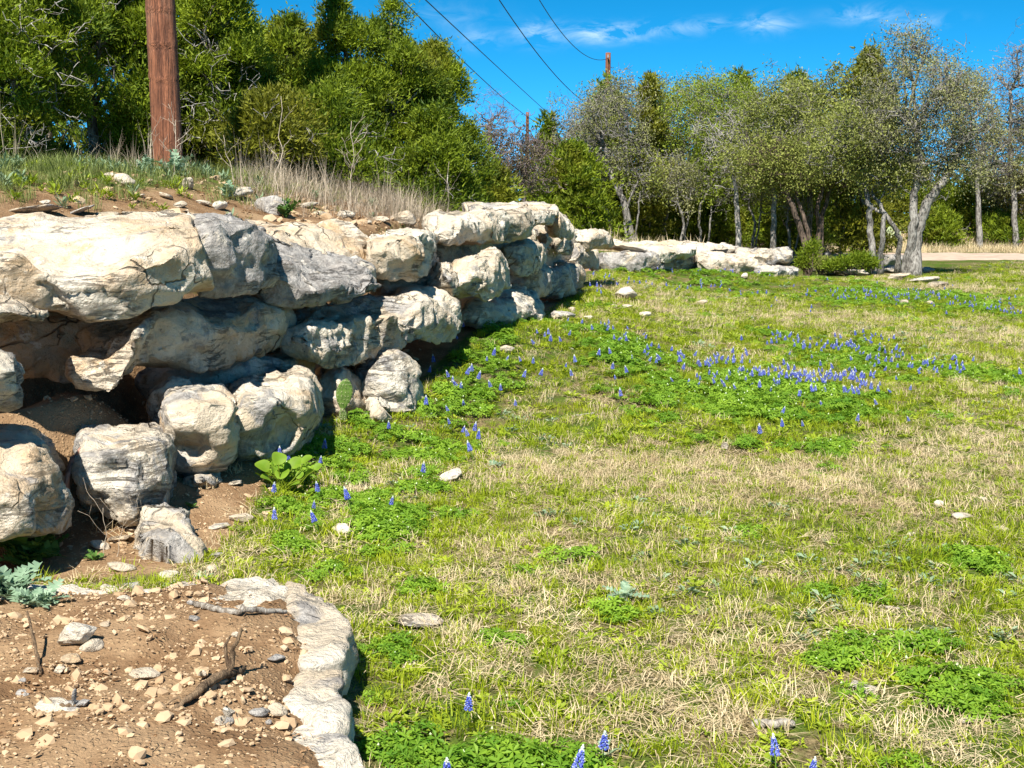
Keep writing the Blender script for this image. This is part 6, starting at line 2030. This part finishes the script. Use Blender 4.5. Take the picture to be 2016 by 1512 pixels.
for i in range(3):
    st_, pe_, tp_ = bonnet_parts(i)
    NEARB.append((st_.mesh('stem', [M_STEM]), pe_.mesh('blossoms', [M_PETAL, M_TIP], False), tp_.mesh('tip', [M_TIP], False)))
FARB = []
for i in range(3):
    st_, pe_, tp_ = bonnet_parts(i + 7)
    a = Acc(); 
    for src, mm in ((st_, 0), (pe_, 1), (tp_, 2)):
        for v, t in zip([np.concatenate(src.v)], [0]):
            q = np.concatenate(src.q) if src.q else None
            t = np.concatenate(src.t) if src.t else None
            a.add(v, q, t, mm, np.concatenate(src.tn))
    FARB.append(a.mesh('bluebonnet', [M_STEM, M_PETAL, M_TIP], False))

rb = np.random.default_rng(99)
def bonnet(px, py, label, group):
    Y = 10.0
    s0 = rb.uniform(.65, 1.15)
    for _ in range(6):                          # stand the stem where its head shows
        s = s0 * (.80 if Y > 9 else .80)
        p = drop(px, min(py + .13 * s * F_PX / Y, 1700), 2.6); Y = p[1]
    rot = (rb.normal() * .22, rb.normal() * .22, rb.uniform(0, 6.28))
    i = int(rb.integers(0, 3))
    if Y < 13.5:
        o = empty('bluebonnet', p); o.rotation_euler = rot; o.scale = (s, s, s)
        for nm, me in zip(('stem', 'blossoms', 'tip'), NEARB[i]):
            link(nm, me, o)
    else:
        o = link('bluebonnet', FARB[i], loc=p, rot=rot); o.scale = (s, s, s)
    tag(o, label, 'flower', group)
    hx = p[0] / (p[1] * CP)
    return hx, o

for px, py, lab in [(921, 1382, 'bluebonnet standing tall behind the lush patch at the bottom'), (1183, 1450, 'pale bluebonnet half hidden in the lush patch at the bottom'),
                    (1528, 1470, 'bluebonnet with a clear white tip alone in the grass at the bottom'), (1585, 1504, 'bluebonnet cut by the bottom edge next to the white tipped one'),
                    (878, 1502, 'bluebonnet at the bottom edge beside the ledge stones'), (1122, 1492, 'faint bluebonnet at the bottom edge amid the lush leaves'),
                    (550, 890, 'bluebonnet in the shade just above the round leaved plant'), (572, 898, 'bluebonnet right of the shaded one above the round leaves'),
                    (538, 957, 'bluebonnet growing through the big round leaves'), (628, 903, 'bluebonnet right of the round leaved plant, upper one'), (630, 958, 'bluebonnet right of the round leaved plant, lower one'),
                    (543, 1012, 'bluebonnet in the weeds under the round leaved plant'), (617, 993, 'bluebonnet with full head left of the soil hole'), (631, 1016, 'pale bluebonnet below the one left of the soil hole'),
                    (763, 986, 'lone bluebonnet above the small lush patch'), (830, 920, 'lone bluebonnet near the long pale stone'), (695, 971, 'tiny pale bluebonnet in the mid weeds'),
                    (638, 876, 'bluebonnet against the dark shaded block'), (766, 838, 'bluebonnet below the white chunk of stone'), (806, 785, 'purplish bluebonnet in front of the triangular boulder'),
                    (838, 790, 'bluebonnet at the right corner of the triangular boulder'), (855, 706, 'tall bluebonnet in the shadow under the fluted block')]:
    bonnet(px, py, lab, 'single bluebonnets')
R5 = lambda L: [(1000 + x / 2.52, 580 + y / 2.52) for x, y in L]
R4 = lambda L: [(400 + x / 3.36, 700 + y / 3.36) for x, y in L]
R6 = lambda L: [(1000 + x / 3.36, 350 + y / 3.36) for x, y in L]
R7 = lambda L: [(1500 + x / 3.78, 350 + y / 3.78) for x, y in L]
patches_b = [
    ('bluebonnet in the green patch beside the triangular boulder', 'bluebonnets beside the triangular boulder', R4([(1487, 92), (1640, 122), (1720, 100), (1783, 85), (1800, 128), (1658, 160), (1708, 158), (1700, 205), (1748, 198), (1912, 188), (1975, 208), (1725, 318), (1640, 352), (1643, 437), (1815, 525), (1765, 510), (1790, 470), (1700, 488), (1797, 597)])),
    ('bluebonnet at the foot of the bowl-shaped boulder', 'bluebonnets by the bowl-shaped boulder', R5([(150, 183), (205, 188), (208, 217), (145, 230), (180, 200)]) + [(912, 640), (905, 662), (958, 708), (968, 695), (992, 705)]),
    ('bluebonnet in the loose group left of the middle patch', 'bluebonnets left of the middle patch', R5([(283, 352), (345, 322), (325, 388), (147, 385), (65, 395), (38, 537), (75, 320), (125, 322)])),
    ('bluebonnet in the left half of the middle patch', 'bluebonnets in the left middle patch', R5([(515, 280), (575, 275), (612, 308), (683, 315), (775, 303), (512, 350), (600, 373), (572, 488), (540, 410), (445, 285), (840, 322), (868, 318)])),
    ('bluebonnet in the right half of the middle patch', 'bluebonnets in the right middle patch', R5([(955, 412), (928, 440), (960, 335), (938, 335), (1015, 343), (1085, 330), (1127, 328), (1160, 305), (1200, 330), (1230, 365), (1205, 392), (1035, 398), (1040, 425), (1082, 443), (1140, 460), (1185, 443), (1348, 360), (1397, 352), (1405, 390), (1380, 400), (1165, 212), (1105, 275)])),
    ('bluebonnet in the dense blue streak right of the middle', 'bluebonnets in the dense streak', R5([(1447, 490), (1465, 415), (1480, 405), (1495, 400), (1512, 385), (1470, 425), (1590, 385), (1610, 395), (1635, 405), (1660, 408), (1680, 405), (1625, 410), (1730, 375), (1740, 400), (1745, 415), (1715, 410), (1825, 405), (1845, 440), (1838, 465), (1555, 440), (1590, 458), (1685, 468), (1720, 480), (1740, 478), (1800, 455), (1840, 530), (1745, 388), (1515, 395), (1645, 398), (1712, 398)])),
    ('bluebonnet in the upper right patch of the middle meadow', 'bluebonnets in the upper right patch', R5([(1292, 162), (1325, 190), (1345, 200), (1385, 200), (1308, 232), (1435, 205), (1450, 212), (1420, 250), (1392, 290), (1465, 260), (1480, 250), (1495, 248), (1543, 226), (1735, 272), (1712, 315), (1770, 313), (1805, 215), (1830, 240), (1822, 195), (1760, 200), (1882, 222), (1870, 280), (1510, 305)])),
    ('bluebonnet straying below the middle patch', 'bluebonnets below the middle patch', R5([(1260, 665), (1365, 640), (1470, 640), (1343, 570), (1725, 610), (2000, 612)])),
    ('bluebonnet towards the right edge of the middle meadow', 'bluebonnets at the right edge', R7([(1465, 1320), (1560, 1350), (1395, 1335), (1290, 1345), (1935, 1440)])),
    ('bluebonnet in the far strip below the low wall', 'bluebonnets below the far low wall', R6([(555, 630), (650, 640), (550, 705), (600, 700), (620, 715), (700, 670), (720, 690), (800, 665), (830, 680), (950, 700), (1055, 710), (1100, 730), (1140, 720), (1190, 725), (1265, 680), (1280, 710), (1340, 715), (1360, 720), (1405, 710), (1410, 690), (1480, 740), (1530, 750), (1640, 755), (1710, 755), (570, 640), (665, 648), (735, 698), (1205, 715), (1275, 722), (1400, 722), (1290, 700), (780, 690), (880, 690), (640, 655), (590, 690)])),
    ('bluebonnet in the far right patch below the edging stones', 'bluebonnets in the far right patch', R7([(490, 755), (510, 835), (620, 830), (755, 825), (830, 840), (860, 775), (940, 870), (1150, 830), (1280, 860), (1310, 840), (1420, 800), (1560, 870), (1590, 890), (1790, 920), (1830, 925), (1860, 970), (1900, 990), (1910, 1000), (40, 855), (370, 960), (770, 835), (815, 850), (1260, 850), (1330, 860), (1895, 1005), (1875, 960)])),
]
TENS = {2: 'twenty', 3: 'thirty', 4: 'forty', 5: 'fifty', 6: 'sixty'}
ORD = ['first', 'second', 'third', 'fourth', 'fifth', 'sixth', 'seventh', 'eighth', 'ninth', 'tenth', 'eleventh', 'twelfth', 'thirteenth', 'fourteenth',
       'fifteenth', 'sixteenth', 'seventeenth', 'eighteenth', 'nineteenth', 'twentieth']
def ordinal(i):
    if i < 20: return ORD[i]
    if (i + 1) % 10 == 0: return TENS[(i + 1) // 10][:-1] + 'ieth'
    return TENS[(i + 1) // 10] + '-' + ORD[i % 10]
def more(L, n, dx, dy):                           # the drifts hold more heads than can be picked out one by one
    L = list(L); m = len(L)
    return L + [(L[int(rb.integers(0, m))][0] + rb.normal() * dx, L[int(rb.integers(0, m))][1] + rb.normal() * dy) for _ in range(n)]
patches_b = [(a_, b_, more(L_, {'bluebonnets in the dense streak': 26, 'bluebonnets in the right middle patch': 14, 'bluebonnets in the upper right patch': 12,
                                'bluebonnets below the far low wall': 13, 'bluebonnets in the far right patch': 13}.get(b_, 0), 9, 4)) for a_, b_, L_ in patches_b]
for lab, grp, L in patches_b:
    made = sorted((bonnet(px, py, lab, grp) for px, py in L), key=lambda q: q[0])
    n = len(made)
    for i, (hx, o) in enumerate(made):
        side = (ordinal(i) + ' from the left: ') if i else 'leftmost: '
        if i >= n // 2: side = (ordinal(n - 1 - i) + ' from the right: ') if i < n - 1 else 'rightmost: '
        o['label'] = side + lab

def drift():
    rng = np.random.default_rng(15)
    P = []
    for (px, py, rx, ry, n) in [(1330, 556, 170, 10, 110), (1760, 585, 170, 16, 110), (1965, 612, 50, 18, 30), (1620, 745, 150, 26, 50), (1450, 745, 150, 34, 50), (1650, 680, 150, 24, 50), (1800, 720, 120, 24, 30), (1230, 720, 110, 22, 30)]:
        c = E(px, py, rx, ry)
        a_ = rng.normal(0, .5, n); b_ = rng.normal(0, .5, n)
        P.append(np.stack([c[0] + a_ * c[2], c[1] + b_ * c[3]], -1))
    P = np.concatenate(P); ok, s_ = free_mask(P[:, 0], P[:, 1]); P = P[ok]; q = len(P)
    scatter('bluebonnet_drift', 'drifts of small pale blue flower heads filling the wildflower patches', 'flowers', np.stack([P[:, 0], P[:, 1], terrain(P[:, 0], P[:, 1])], -1),
            np.stack([rng.normal(0, .25, q), rng.normal(0, .25, q), rng.uniform(0, 6.28, q)], -1), rng.uniform(.5, .8, q), rng.integers(0, 3, q), rng.random(q), [m_.copy() for m_ in FARB])
drift()
meadow(); bank_cover(); gravel(); litter()
